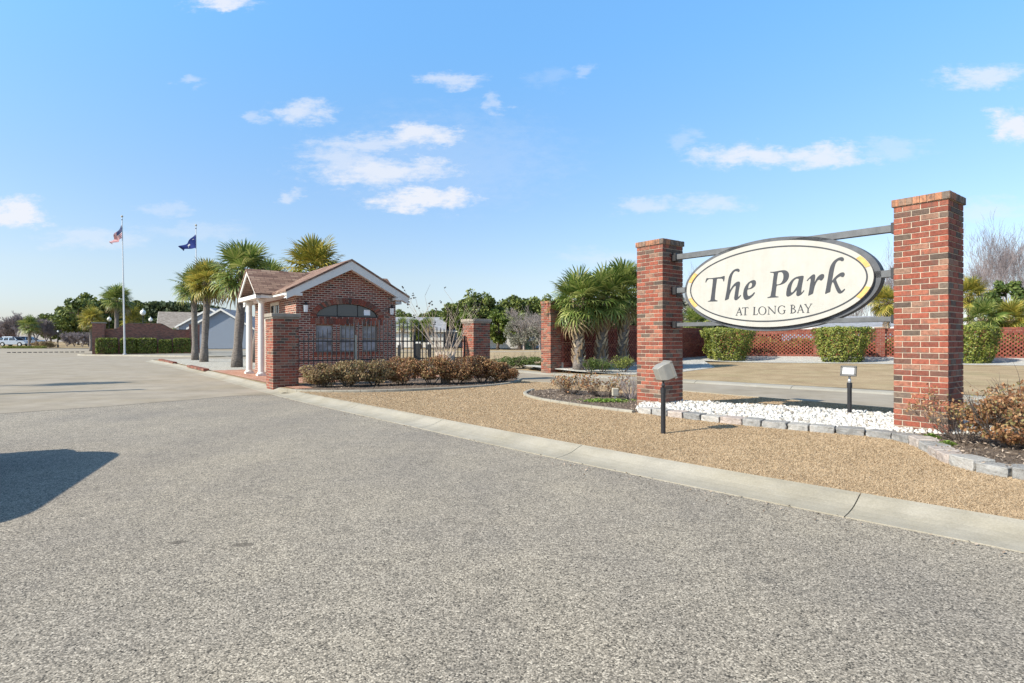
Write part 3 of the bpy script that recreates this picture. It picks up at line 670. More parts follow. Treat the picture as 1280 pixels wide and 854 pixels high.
# dry grass blades
def blades(name, poly, n, seed, zf, excl, hmin=.008, hmax=.024, wd=.0019, keep=None, mat='blade', label='short dormant tan turf of the front lawn'):
    r = np.random.default_rng(seed); px = np.array([p[0] for p in poly]); py = np.array([p[1] for p in poly])
    x = r.uniform(-6, 9.5, n); y = r.uniform(3.4, 17.5, n)
    if keep is not None: k = keep(x, y, r); x, y = x[k], y[k]
    def ins(pl):
        c = np.zeros(len(x), bool); m = len(pl); j = m-1
        for i in range(m):
            a_, b_ = pl[i], pl[j]
            with np.errstate(divide='ignore', invalid='ignore'):
                c ^= ((a_[1] > y) != (b_[1] > y)) & (x < (b_[0]-a_[0])*(y-a_[1])/(b_[1]-a_[1])+a_[0])
            j = i
        return c
    k = ins([tuple(p[:2]) for p in poly])
    for e in excl: k &= ~ins([tuple(p[:2]) for p in e])
    x, y = x[k], y[k]; n = len(x); dist = np.sqrt(x*x+y*y)
    z = np.array([zf(a_, b_) for a_, b_ in zip(x, y)])-.004
    h = r.uniform(hmin, hmax, n); t = r.uniform(0, 6.283, n); ln = r.uniform(.6, 2.6, n)*h; wv = wd*(1+dist/6)*r.uniform(.7, 1.4, n)
    bx, by = np.cos(t), np.sin(t); a2 = r.uniform(0, 6.283, n)
    p0 = np.stack([x-bx*wv, y-by*wv, z], 1); p1 = np.stack([x+bx*wv, y+by*wv, z], 1); p2 = np.stack([x+np.cos(a2)*ln, y+np.sin(a2)*ln, z+h], 1)
    V = np.stack([p0, p1, p2], 1).reshape(-1, 3); return tag(mesh_np(name, V, np.arange(n*3).reshape(n, 3), M[mat]), label, 'grass', None, 'stuff')
view = lambda x, y, r: (np.abs(x) < y*.93+.4) & (r.uniform(0, 1, len(x)) < np.clip(4.2/np.maximum(y, 1), .12, 1)**1.3)
lawnpoly = [tuple(p) for p in inner]
blades('lawn_grass', lawnpoly, 5200000, 11, zlawn, [LB, RBD, RMB, [p[:2] for p in bedA], [R(15,4),R(28,4),R(28,12),R(17,12),R(17,4.9),R(15,4.9)]], keep=view)

# stone blocks edging the sign bed
def ordinal(i): return ['first','second','third','fourth','fifth','sixth','seventh','eighth','ninth','tenth','eleventh','twelfth','thirteenth','fourteenth','fifteenth','sixteenth','seventeenth','eighteenth','nineteenth','twentieth','twenty-first','twenty-second','twenty-third','twenty-fourth','twenty-fifth','twenty-sixth','twenty-seventh','twenty-eighth','twenty-ninth','thirtieth'][i]
blocks_ = []; rs = random.Random(4); bpts = resample(BPS, .01); pos = 2; k = 0
while pos < len(bpts)-40:
    L = rs.choice([.27, .30, .31, .34]); e = min(pos+int(L*100), len(bpts)-1); a_, b_ = bpts[pos], bpts[e]; m_ = (a_+b_)/2; an = math.atan2((b_-a_).y, (b_-a_).x)
    bm = bmesh.new(); bmesh.ops.create_cube(bm, size=1); bmesh.ops.subdivide_edges(bm, edges=bm.edges[:], cuts=3, use_grid_fill=True)
    hh = .112+rs.uniform(-.008,.008); ww = .24
    for v in bm.verts:
        o_ = v.co.copy(); v.co = Vector((v.co.x*((b_-a_).length-.012), v.co.y*ww, v.co.z*hh))
        if abs(o_.x) > .45: v.co.y *= .94
        jt = noise.noise_vector(v.co*14+Vector((k*3.1, 0, 0)))*.011
        if o_.z > .45: jt.z *= .35
        v.co += jt
    bmesh.ops.bevel(bm, geom=[x for x in bm.edges if len(x.link_faces) == 2 and x.calc_face_angle(0) > .9], offset=.008, segments=1, affect='EDGES')
    me = bpy.data.meshes.new('retaining_block'); bm.to_mesh(me); bm.free(); me.materials.append(M['stone'])
    o = bpy.data.objects.new('retaining_block', me); col.objects.link(o)
    nrm_ = Vector(((b_-a_).y, -(b_-a_).x)).normalized()
    o.location = (m_.x-nrm_.x*.09, m_.y-nrm_.y*.09, .09+hh/2+rs.uniform(-.004,.004)); o.rotation_euler = (rs.uniform(-.02,.02), rs.uniform(-.015,.015), an+rs.uniform(-.02,.02))
    blocks_.append(o); k += 1; pos = e+1
for i, o in enumerate(blocks_):
    nb_ = len(blocks_); lb = 'rough grey border stone, %s from the left end below the white rocks' % ordinal(i) if i < nb_//2 else 'rough grey border stone, %s from the right end of the sign bed border' % ordinal(nb_-1-i)
    tag(o, lb, 'stone block', 'stone blocks bordering the sign bed')
# low concrete edgings
def edging(name, path, label, wd=.09, h=.15, seg=.32):
    o = ribbon(name, smooth_path(path, 2), [(0,.06),(0,h-.01),(.015,h),(wd-.015,h),(wd,h-.01),(wd,.06)], M['kerb'], seg, .008, sub=seg/2)
    del o['kind']; tag(o, label, 'edging'); return o
edging('bed_edging', bedA[:7], 'low pale concrete edging curving in front of the russet shrubs')
edging('bed_edging', [P(668,488,.1)]+[P(655,493,.1)]+LB[1:5]+[(2.1,10.0)], 'low pale concrete edging around the sparse mulch bed left of the sign', .09, .145)
# brick strips along the median kerb
def bstrip(a0, a1, label):
    root = tag(MB().box(-.1,.1,0,a1-a0,.09,.10).build('brick_strip', M['mortar_dk'], None), label, 'brick edging', 'brick strips along the median')
    mb = MB(); y = 0
    while y < a1-a0-.08:
        mb.box(-.11,.11,y,y+.095,.10,.19); y += .105
    root.data.materials.append(M['brick'])
    b0 = len(root.data.vertices)
    m2 = MB(); m2.v = [tuple(v.co) for v in root.data.vertices]; m2.f = [tuple(p.vertices) for p in root.data.polygons]; m2.m = [0]*len(m2.f)
    m2.add(mb.v, mb.f, 1); me = bpy.data.meshes.new('brick_strip'); me.from_pydata(m2.v, [], m2.f); me.materials.append(M['mortar_dk']); me.materials.append(M['brick']); me.polygons.foreach_set('material_index', m2.m); me.update()
    root.data = me; root.location = R(a0, 4.3); root.rotation_euler = (0, 0, ROTN); return root
bstrip(37.3, 44.6, 'far red brick edging strip at the tip of the gravel median')
bstrip(27.2, 32.0, 'near red brick edging strip beside the gravel and the porch paving')

# ------------------------------------------------------------------ masonry
def course(mb, w_, d_, z, hgt, flip, rnd, L=.2033, j=.013, cx=0, cy=0):
    x0, y0 = cx-w_/2, cy-d_/2; t = .095; g = j/2
    def run(a0, a1):
        out = []; p = a0
        while p < a1-.02:
            q = min(p+L, a1)
            if a1-q < .03: q = a1
            out.append((p, q)); p = q
        return out
    jj = lambda: rnd.uniform(0, .003)
    fx = run(0, w_) if not flip else run(.1, w_-.1); fy = run(.1, d_-.1) if not flip else run(0, d_)
    for (p, q) in fx:
        for s in (0, 1):
            o = jj(); ya, yb = (y0-o, y0+t) if s == 0 else (y0+d_-t, y0+d_+o); mb.box(x0+p+(g if p > 0 else 0), x0+q-(g if q < w_ else 0), ya, yb, z+g, z+hgt-g, 1)
    for (p, q) in fy:
        for s in (0, 1):
            o = jj(); xa, xb = (x0-o, x0+t) if s == 0 else (x0+w_-t, x0+w_+o); mb.box(xa, xb, y0+p+(g if p > 0 else 0), y0+q-(g if q < d_ else 0), z+g, z+hgt-g, 1)
def brick_pier(name, near, w_, d_, z0, z1, label, cat='brick pillar', group=None, cap='brick', seed=1, rot=ROTN, part_of=None, hgt=.0763):
    """near = world xy of the corner with least n and least u"""
    rnd = random.Random(seed); c, s = math.cos(rot), math.sin(rot)
    loc = (near[0]+c*w_/2-s*d_/2, near[1]+s*w_/2+c*d_/2, z0)
    root = empty(name, loc, label, cat, group, rot)
    caph = .10 if cap == 'brick' else .15
    nrow = int(round((z1-z0-caph)/hgt)); hh = (z1-z0-caph)/nrow
    mb = MB(); mb.box(-w_/2+.007, w_/2-.007, -d_/2+.007, d_/2-.007, -.15, z1-z0-caph, 0)
    for i in range(-1, nrow): course(mb, w_, d_, i*hh, hh, i % 2 == 0, rnd)
    mb.build('shaft', [M['mortar'], M['brick']], root, local=True, fixn=False)
    zc = z1-z0-caph
    if cap == 'brick':
        mb = MB(); e = .022; W, Dp = w_/2+e, d_/2+e; mb.box(-W+.012, W-.012, -Dp+.012, Dp-.012, zc, zc+caph-.006, 0)
        n = int(round(2*W/.078)); st = 2*W/n
        for i in range(n):
            for sy in (-1, 1):
                y_ = sorted((sy*Dp, sy*(Dp-.2))); mb.box(-W+i*st+.004, -W+(i+1)*st-.004, y_[0]-(rnd.uniform(0,.003)), y_[1], zc+.004, zc+caph-rnd.uniform(0,.003), 1)
        n2 = int(round((2*Dp-.4)/.078)) or 1; st = (2*Dp-.4)/n2
        n3 = int(round(2*Dp/.078)); st3 = 2*Dp/n3
        for i in range(n3):
            for sx_ in (-1, 1):
                x_ = sorted((sx_*(W+.002), sx_*(W-.02))); mb.box(x_[0], x_[1], -Dp+i*st3+.004, -Dp+(i+1)*st3-.004, zc+.006, zc+caph-.002, 1)
        mb.build('cap', [M['mortar_dk'], M['brick_cap']], root, local=True, fixn=False)
    else:
        mb = MB(); mb.box(-w_/2-.05, w_/2+.05, -d_/2-.05, d_/2+.05, zc+.05, zc+caph); mb.box(-w_/2-.02, w_/2+.02, -d_/2-.02, d_/2+.02, zc, zc+.05)
        mb.build('cap', M['capstone'], root, local=True, bevel=.008)
    return root
brick_pier('brick_pillar', (5.56, 7.25), .61, .61, .14, 3.27, 'tall weathered red brick pillar holding the right end of the oval sign', group='pillars of the oval sign', seed=2)
brick_pier('brick_pillar', (2.80, 10.58), .61, .61, .14, 3.27, 'tall red brick pillar holding the left end of the oval sign', group='pillars of the oval sign', seed=3)
brick_pier('brick_pier', (-6.47, 15.4), .68, .68, .10, 2.12, 'short dark brick pier with stone cap at the left end of the iron fence', 'brick pier', 'fence piers', 'stone', 4)
brick_pier('brick_pier', (-1.30, 19.2), .68, .68, .10, 2.12, 'short brick pier with stone cap at the right end of the iron fence', 'brick pier', 'fence piers', 'stone', 5)
brick_pier('gate_pillar', (1.56, 23.0), .59, .59, .12, 3.0, 'tall slim red brick pillar left of the three palms, ending the lattice wall', 'brick pillar', None, 'brick', 6)

def lattice_wall(name, A, B, z0, zt, label, piers, seed=1):
    """openwork brick wall between A and B, each brick its own block with real gaps"""
    rnd = random.Random(seed); A = Vector(A[:2]); B = Vector(B[:2]); L = (B-A).length; rot = math.atan2((B-A).y, (B-A).x)
    root = empty(name, (A.x, A.y, z0), label, 'brick wall', None, rot); H = zt-z0; h = .092; mb = MB()
    nrow = int(round((H-.1)/h)); h = (H-.1)/nrow; t = .16
    def solid(i):
        x = -.1 if i % 2 else 0
        while x < L:
            xa, xb = max(0, x), min(L, x+.2); mb.box(xa+.004, xb-.004, -t/2-rnd.uniform(0,.002), t/2, i*h+.004, (i+1)*h-.004, 1); x += .2033
    nb = 3; ntp = 2
    for i in range(nrow):
        if i < nb or i >= nrow-ntp: solid(i)
        else:
            x = -.1025 if i % 2 else 0
            while x < L:
                xa, xb = max(0, x), min(L, x+.128)
                if xb > xa+.02: mb.box(xa, xb, -t/2, t/2, i*h+.0015, (i+1)*h-.0015, 1)
                x += .205
    mb.box(0, L, -t/2+.008, t/2-.008, -.2, nb*h, 0); mb.box(0, L, -t/2+.008, t/2-.008, (nrow-ntp)*h, H-.1, 0)
    mb.build('lattice_panel', [M['mortar_dk'], M['brick_lat']], root, local=True, fixn=False)
    mb = MB(); x = 0
    mb.box(0, L, -.085, .085, H-.1, H-.012, 0)
    while x < L-.05: mb.box(x+.004, min(L, x+.1)-.004, -.10, .10, H-.095, H-.002, 1); x += .104
    mb.build('coping', [M['mortar_dk'], M['brick_lat']], root, local=True, fixn=False)
    for k_, px in enumerate(piers):
        mb = MB()
        for i in range(-2, nrow+1): course(mb, .42, .42, i*h, h, i % 2 == 0, rnd, cx=px)
        mb.box(px-.2, px+.2, -.2, .2, -.2, (nrow+1)*h, 0)
        pr = mb.build('pier', [M['mortar_dk'], M['brick_lat']], root, local=True, fixn=False)
        mb = MB(); mb.box(px-.25, px+.25, -.25, .25, (nrow+1)*h, (nrow+1)*h+.07); cp = mb.build('pier_cap', M['brick_cap'], None, local=True); cp.parent = pr
    return root
Lb = (wall1-wall0).length
def onwall(x):    # distance along back wall of a bearing
    k = (x-640)/F; return (k*wall0.y-wall0.x)/(wdir.x-k*wdir.y)
lattice_wall('lattice_wall', w1a, cornerP, .22, 2.12, 'shaded openwork brick wall running back behind the three palms', [4.5, 9.0], 3)
lattice_wall('lattice_wall', wall0, wall1, .36, 2.04, 'long sunlit openwork red brick wall behind the topiary bushes', [.0, onwall(1022), onwall(1100), onwall(1345)], 4)

# ------------------------------------------------------------------ the oval sign
SX = Vector((.638, -.770, 0)); SY = Vector((.770, .638, 0)); sang = math.atan2(-.770, .638)
SC0 = Vector((5.62, 7.67, 0))
def on_sign(px, py, yl):     # ray through a pixel met with the sign's plane; gives (x, z) in the sign's own frame
    d = Vector(((px-640)/F, 1, -(py-427)/F)); o = Vector((0, 0, HC)); q = SC0+SY*yl
    t = (q-o).dot(SY)/d.dot(SY); p = o+d*t; return ((p-SC0).dot(SX), p.z)
yl = -.10
xl, _ = on_sign(858.3, 360, yl); xr, _ = on_sign(1092, 352, yl); scx = (xl+xr)/2; sa = (xr-xl)/2
pc = SC0+SX*scx+SY*yl; ztop = HC+(427-302.5)/F*pc.y; zbot = HC+(427-408.8)/F*pc.y; scz = (ztop+zbot)/2; sb = (ztop-zbot)/2
sroot = empty('entrance_sign', (SC0.x+SX.x*scx, SC0.y+SX.y*scx, scz), 'cream oval sign lettered The Park at Long Bay between two brick pillars', 'sign', None, sang)
def ell(rx, rz, n=120, a0=0, a1=2*math.pi): return [(rx*math.cos(a0+(a1-a0)*i/n), rz*math.sin(a0+(a1-a0)*i/n)) for i in range(n)]
mb = MB(); mb.prism(ell(sa, sb), lambda p, k: (p[0], -.10 if k == 0 else -.05, p[1])); mb.build('face_board', M['cream'], sroot, local=True)
mb = MB(); mb.prism(ell(sa+.078, sb+.066), lambda p, k: (p[0], -.045 if k == 0 else .11, p[1])); mb.build('steel_rim', M['steel'], sroot, local=True)
def ring(mb, a1, b1, a2, b2, y, m=0, t0=0, t1=2*math.pi, n=140):
    full = abs(t1-t0-2*math.pi) < 1e-6; e = ell(1, 1, n, t0, t1); 
    if not full: e.append((math.cos(t1), math.sin(t1)))
    k = len(e); vs = [(p[0]*a1, y, p[1]*b1) for p in e]+[(p[0]*a2, y, p[1]*b2) for p in e]
    fs = [(i, (i+1) % k, k+(i+1) % k, k+i) for i in range(k if full else k-1)]; mb.add(vs, fs, m)
    vs2 = [(x, y-.003, z) for (x, _, z) in vs]; mb.add(vs2, fs, m)
mb = MB(); ia, ib = sa-.073, sb-.083; ring(mb, ia, ib, ia-.021, ib-.021, -.102); mb.build('border_line', M['letters'], sroot, local=True)
for (t0, t1) in ((.22, .47), (math.pi-.47, math.pi-.22), (math.pi+.22, math.pi+.47), (-.47, -.22)):
    mb = MB(); ring(mb, sa-.004, sb-.004, ia+.004, ib+.004, -.1015, 0, t0, t1, 10); mb.build('ochre_inlay', M['ochre'], sroot, local=True)
for (z_a, z_b) in ((2.885, 2.985), (2.255, 2.355), (1.63, 1.70)):
    mb = MB(); x0, _ = on_sign(846.5, 400, 0.0); x1 = .31-.61/2+ -.02
    x0r = -(4.325-.36)-scx+ (0); mb.box(-(4.325)+.38-scx, -.36-scx, -.045, .045, z_a-scz, z_b-scz); mb.build('mounting_bar', M['steel_lt'], sroot, local=True, bevel=.004)
    for e_ in (-(4.325)+.36-scx, -.38-scx):
        mb = MB(); mb.box(e_-.045, e_+.045, -.075, .075, z_a-scz-.025, z_b-scz+.025); mb.build('bracket', M['black'], sroot, local=True, bevel=.004)
def glyph(name, org, s, loops, yy_=-.1035):
    ls = []
    for lp in loops:
        q = [on_sign(org[0]+x/s, org[1]+y/s, yl) for (x, y) in lp]; ls.append([Vector((x-scx, z-scz, 0)) for (x, z) in q])
    flat = [v for l in ls for v in l]; tri = geometry.tessellate_polygon(ls)
    me_v = [(v.x, yy_, v.y) for v in flat]+[(v.x, yy_+.006, v.y) for v in flat]; n = len(flat); fs = [tuple(t) for t in tri]
    b = 0
    for l in ls:
        k = len(l); fs += [(b+i, b+(i+1) % k, n+b+(i+1) % k, n+b+i) for i in range(k)]; b += k
    mb = MB(); mb.add(me_v, fs); return mb.build(name, M['letters'], sroot, local=True)
def chaikin(lp, it=1):
    for _ in range(it):
        q = []
        for i in range(len(lp)):
            a_, b_ = lp[i], lp[(i+1) % len(lp)]; q += [(a_[0]*.8+b_[0]*.2, a_[1]*.8+b_[1]*.2), (a_[0]*.2+b_[0]*.8, a_[1]*.2+b_[1]*.8)]
        lp = q
    return lp
o1, s1 = (876, 330), 15.81; o2, s2 = (952, 318), 11.636; o3, s3 = (915, 376), 12.19
Tt = [(112,280),(160,283),(230,279),(300,268),(400,258),(455,238),(474,240),(470,290),(460,345),(444,348),(442,310),(420,291),(370,290),(318,294),(312,360),(300,440),(285,580),(275,700),(300,718),(330,722),(330,741),(235,743),(140,746),(140,736),(175,728),(192,712),(200,660),(212,580),(228,440),(238,350),(240,300),(200,298),(160,300),(130,318),(112,350),(100,374),(90,360)]
hh_ = [(475,725),(482,680),(490,640),(505,560),(520,470),(535,360),(545,300),(558,250),(578,205),(605,165),(635,132),(670,108),(700,97),(735,91),(760,103),(769,125),(762,152),(745,161),(730,152),(715,145),(680,142),(655,162),(635,195),(620,230),(608,280),(600,330),(585,420),(572,525),(592,490),(620,445),(655,400),(690,370),(720,352),(750,346),(770,355),(777,380),(772,420),(760,480),(750,540),(742,600),(740,655),(765,635),(788,608),(797,620),(775,655),(740,692),(710,714),(688,720),(668,712),(660,690),(662,650),(675,560),(688,490),(692,450),(686,430),(668,440),(640,470),(600,530),(575,590),(560,650),(552,692),(520,708)]
eo = [(1055,555),(1072,570),(1050,605),(1030,632),(995,665),(960,690),(930,704),(895,715),(868,706),(848,680),(838,640),(836,600),(840,560),(850,510),(868,465),(888,430),(912,398),(940,368),(970,346),(1005,328),(1040,318),(1068,322),(1086,338),(1092,368),(1088,400),(1075,432),(1050,458),(1020,480),(980,496),(935,505),(920,512),(916,550),(919,590),(926,620),(942,634),(965,633),(1010,606),(1035,580)]
eh = [(935,487),(965,478),(990,463),(1006,442),(1014,418),(1012,392),(1000,374),(985,370),(968,382),(952,405),(942,435)]
Po = [(122,254),(165,254),(220,246),(270,236),(320,230),(352,234),(378,250),(394,272),(399,300),(397,330),(385,362),(365,392),(340,415),(305,434),(270,445),(220,452),(213,490),(206,550),(200,606),(222,612),(247,615),(247,626),(150,630),(85,637),(83,626),(112,618),(130,608),(137,570),(148,510),(160,420),(170,340),(178,285),(170,270),(124,266)]
Ph = [(240,264),(232,310),(222,370),(215,439),(245,437),(270,428),(292,408),(307,380),(316,350),(318,318),(315,290),(303,268),(285,257)]
ao = [(520,324),(560,316),(590,311),(614,314),(608,350),(600,390),(590,440),(582,490),(577,530),(580,562),(598,540),(614,518),(623,526),(605,555),(578,585),(550,602),(525,610),(508,600),(503,580),(508,545),(513,518),(495,538),(470,562),(440,588),(410,607),(385,616),(366,612),(357,590),(359,555),(366,510),(378,465),(398,425),(425,388),(455,358),(488,336)]
ah = [(542,358),(520,352),(498,356),(475,375),(456,402),(440,440),(429,485),(424,525),(430,556),(448,553),(470,530),(495,495),(515,465),(527,420),(536,385)]
rr_ = [(654,382),(675,358),(700,332),(725,308),(752,290),(774,292),(780,310),(778,340),(772,385),(765,415),(782,382),(800,350),(825,318),(850,298),(875,286),(900,288),(912,302),(908,335),(890,365),(866,384),(850,378),(838,366),(815,378),(798,405),(785,432),(770,470),(758,520),(748,572),(712,588),(676,606),(682,570),(692,520),(702,450),(712,395),(714,365),(708,348),(690,362),(666,392)]
kk_ = [(920,581),(930,530),(940,480),(952,410),(964,340),(974,280),(986,220),(1000,175),(1020,138),(1045,103),(1072,78),(1100,60),(1125,48),(1155,40),(1180,42),(1196,58),(1198,80),(1186,100),(1160,100),(1142,88),(1118,90),(1098,104),(1080,130),(1068,160),(1058,200),(1048,250),(1040,300),(1030,350),(1024,388),(1042,362),(1062,338),(1088,312),(1115,291),(1142,272),(1168,262),(1195,262),(1209,278),(1207,305),(1190,330),(1166,332),(1146,318),(1125,328),(1100,345),(1082,364),(1092,395),(1106,432),(1124,470),(1142,503),(1160,534),(1182,520),(1205,498),(1216,508),(1198,535),(1168,562),(1135,573),(1112,562),(1092,532),(1072,485),(1056,440),(1044,412),(1028,404),(1015,445),(1006,485),(999,548),(965,560)]
for nm, lp, og, s_ in (('letter', [Tt], o1, s1), ('letter', [hh_], o1, s1), ('letter', [eo, eh], o1, s1), ('letter', [Po, Ph], o2, s2), ('letter', [ao, ah], o2, s2), ('letter', [rr_], o2, s2), ('letter', [kk_], o2, s2)):
    glyph(nm, og, s_, [chaikin(l) for l in lp])
def small(name, strokes):
    """strokes in pixels of the enlarged lettering: ('l', x0,y0,x1,y1,w) or ('o', cx,cy,rx,ry,irx,iry,a0,a1)"""
    mb = MB(); lay = 0
    for st in strokes:
        lay += 1; y_ = -.1035-.0004*lay
        if st[0] == 'l':
            _, x0, y0, x1, y1, w_ = st; d = Vector((x1-x0, y1-y0)).normalized(); n_ = Vector((-d.y, d.x))*w_/2
            q = [(x0+n_.x, y0+n_.y), (x1+n_.x, y1+n_.y), (x1-n_.x, y1-n_.y), (x0-n_.x, y0-n_.y)]
            q = [on_sign(o3[0]+x/s3, o3[1]+y/s3, yl) for (x, y) in q]; mb.add([(x-scx, y_, z-scz) for (x, z) in q], [(0,1,2,3)])
        else:
            _, cx, cy, rx, ry, ix, iy, a0, a1 = st; n = 22; V = []
            for i in range(n+1):
                t = math.radians(a0+(a1-a0)*i/n)
                for (u_, v_) in ((rx, ry), (ix, iy)):
                    x, z = on_sign(o3[0]+(cx+u_*math.cos(t))/s3, o3[1]+(cy-v_*math.sin(t))/s3, yl); V.append((x-scx, y_, z-scz))
            mb.add(V, [(2*i, 2*i+1, 2*i+3, 2*i+2) for i in range(n)])
    return mb.build(name, M['letters'], sroot, local=True, fixn=False)
l = 'l'
for st in ([(l,66,222,115,106,8),(l,110,104,145,218,17),(l,85,180,132,178,7),(l,55,223,86,221,6),(l,124,219,158,217,6)],
           [(l,204,105,200,215,17),(l,158,108,248,102,8),(l,160,108,156,122,6),(l,247,102,248,118,6),(l,180,218,222,215,6)],
           [(l,342,98,336,213,18),(l,320,215,385,212,8),(l,385,212,391,188,6),(l,324,99,358,97,6)],
           [('o',462,152,63,66,45,59,0,360)],
           [(l,563,95,557,205,8),(l,557,93,656,198,17),(l,656,198,659,82,8),(l,540,93,570,92,6),(l,542,206,574,204,6),(l,642,82,674,80,6)],
           [('o',760,138,64,67,46,60,38,318),(l,800,146,797,190,16),(l,780,146,818,144,6),(l,803,80,802,104,7)],
           [(l,910,64,905,190,18),(l,888,66,935,62,6),(l,885,192,935,189,6),('o',918,93,44,31,30,25,-90,90),('o',920,155,54,35,38,28,-90,90)],
           [(l,1002,182,1046,62,8),(l,1042,60,1086,180,18),(l,1018,143,1070,140,7),(l,988,185,1018,182,6),(l,1068,181,1102,178,6)],
           [(l,1116,54,1162,126,17),(l,1210,46,1161,126,8),(l,1161,120,1157,180,17),(l,1098,56,1134,53,6),(l,1190,49,1224,46,6),(l,1136,183,1180,180,6)]):
    small('letter', st)

# ------------------------------------------------------------------ guardhouse
GA, GB = 22.8, 7.74
T = lambda x, y, z: R(GA+y, GB+x, z)
gh = empty('guardhouse', R(GA, GB, .1), 'small red brick gatehouse with brown shingle gables and an arched window', 'gatehouse', None, ROTN)
def holed(mb, outer, holes, fn, depth, m=0):
    """outer/holes: 2D loops; fn(p, d) -> world point, d = depth behind the face"""
    ls = [[Vector((*p, 0)) for p in outer]]+[[Vector((*p, 0)) for p in h] for h in holes]
    flat = [v for l_ in ls for v in l_]; tri = geometry.tessellate_polygon(ls)
    mb.add([fn((v.x, v.y), 0) for v in flat], [tuple(t) for t in tri], m)
    for h in holes:
        k = len(h); mb.add([fn(p, 0) for p in h]+[fn(p, depth) for p in h], [(i, (i+1) % k, k+(i+1) % k, k+i) for i in range(k)], m)
def rect(x0, x1, z0, z1): return [(x0,z0),(x1,z0),(x1,z1),(x0,z1)]
W2, D2, EZ, RZ = 1.85, 2.85, 3.0, 4.3
arch = [(1.16*math.cos(math.pi*i/24), 2.23+.48*math.sin(math.pi*i/24)) for i in range(25)]
wins = [(-1.18,-.56), (-.33,.29), (.52,1.14)]
holes = [rect(a_, b_, .98, 1.95) for a_, b_ in wins]+[arch]
mb = MB()
outer_ = [(-W2,.05),(W2,.05),(W2,EZ),(W2,3.30),(0,4.22),(-W2,3.30),(-W2,EZ)]
holed(mb, outer_, holes, lambda p, d: T(p[0], -D2+d, p[1]), .12)
holed(mb, outer_, [], lambda p, d: T(p[0], D2-d, p[1]), .12)
lw = [rect(-.75, .55, 1.1, 2.83), rect(1.2, 2.1, .12, 2.3)]
holed(mb, rect(-D2, D2, .05, 3.2), lw, lambda p, d: T(-W2+d, p[0], p[1]), .10)
holed(mb, rect(-D2, D2, .05, 3.2), lw, lambda p, d: T(W2-d, p[0], p[1]), .10)
mb.build('brick_walls', M['bricktex'], gh, uv=True, fixn=False)
# arch and sill brickwork
mb = MB(); nA = 34; rnd = random.Random(8)
for i in range(nA):
    t0, t1 = math.pi*(i+.06)/nA, math.pi*(i+.94)/nA
    q = []
    for t in (t0, t1):
        for (A_, B_) in ((1.165, .485), (1.36, .69)): q.append((A_*math.cos(t), 2.23+B_*math.sin(t)))
    f_ = -D2-.012-rnd.uniform(0,.004); a_, b_, c_, d_ = q
    mb.hexa([T(a_[0], f_, a_[1]), T(b_[0], f_, b_[1]), T(d_[0], f_, d_[1]), T(c_[0], f_, c_[1]), T(a_[0], -D2+.05, a_[1]), T(b_[0], -D2+.05, b_[1]), T(d_[0], -D2+.05, d_[1]), T(c_[0], -D2+.05, c_[1])])
mb.build('arch_bricks', M['brick'], gh)
for (z0, z1, x0, x1, pr) in ((1.97, 2.17, -1.36, 1.36, .012), (.87, .97, -1.3, 1.3, .035)):
    mb = MB(); x = x0
    while x < x1-.02: mb.box(x+.004, x+.072, -D2-pr, -D2+.05, z0, z1, 0, T); x += .08
    mb.build('sill_bricks', M['brick'], gh)
for a_, b_ in wins:
    fr = MB().box(a_, b_, -D2+.07, -D2+.11, .98, 1.02, 0, T).box(a_, b_, -D2+.07, -D2+.11, 1.91, 1.95, 0, T).box(a_, a_+.04, -D2+.07, -D2+.11, 1.02, 1.91, 0, T).box(b_-.04, b_, -D2+.07, -D2+.11, 1.02, 1.91, 0, T).box(a_+.04, b_-.04, -D2+.072, -D2+.108, 1.44, 1.48, 0, T).build('window_frame', M['brownframe'], gh)
    g_ = MB().box(a_+.02, b_-.02, -D2+.09, -D2+.10, 1.0, 1.93, 0, T).build('pane', M['glass'], None); g_.parent = fr
    g_.data.transform(inv_of(gh)); 
    cu = MB().box(a_+.04, b_-.04, -D2+.13, -D2+.14, 1.0, 1.93, 0, T).build('curtain', M['white'], None); cu.parent = fr; cu.data.transform(inv_of(gh))
aw = MB(); aw.prism(arch, lambda p, k: T(p[0]*.995, -D2+(.10 if k == 0 else .115), p[1])); aw = aw.build('arched_window', M['glass_d'], gh)
fm = MB()
for i in range(24):
    p, q = arch[i], arch[i+1]; fm.tube([T(p[0]*.98, -D2+.09, p[1]), T(q[0]*.98, -D2+.09, q[1])], .018, 5)
fm.tube([T(-1.14, -D2+.09, 2.25), T(1.14, -D2+.09, 2.25)], .018, 5); fm.tube([T(.38, -D2+.09, 2.24), T(.38, -D2+.09, 2.68)], .012, 5); fm.tube([T(-.38, -D2+.09, 2.24), T(-.38, -D2+.09, 2.68)], .012, 5)
fo = fm.build('glazing_bars', M['black2'], None); fo.data.transform(inv_of(gh)); fo.parent = aw
vo_ = MB().box(.62, .86, -D2+.085, -D2+.10, 2.32, 2.52, 0, T).build('vent_cover', M['lampface'], None); vo_.data.transform(inv_of(gh)); vo_.parent = aw
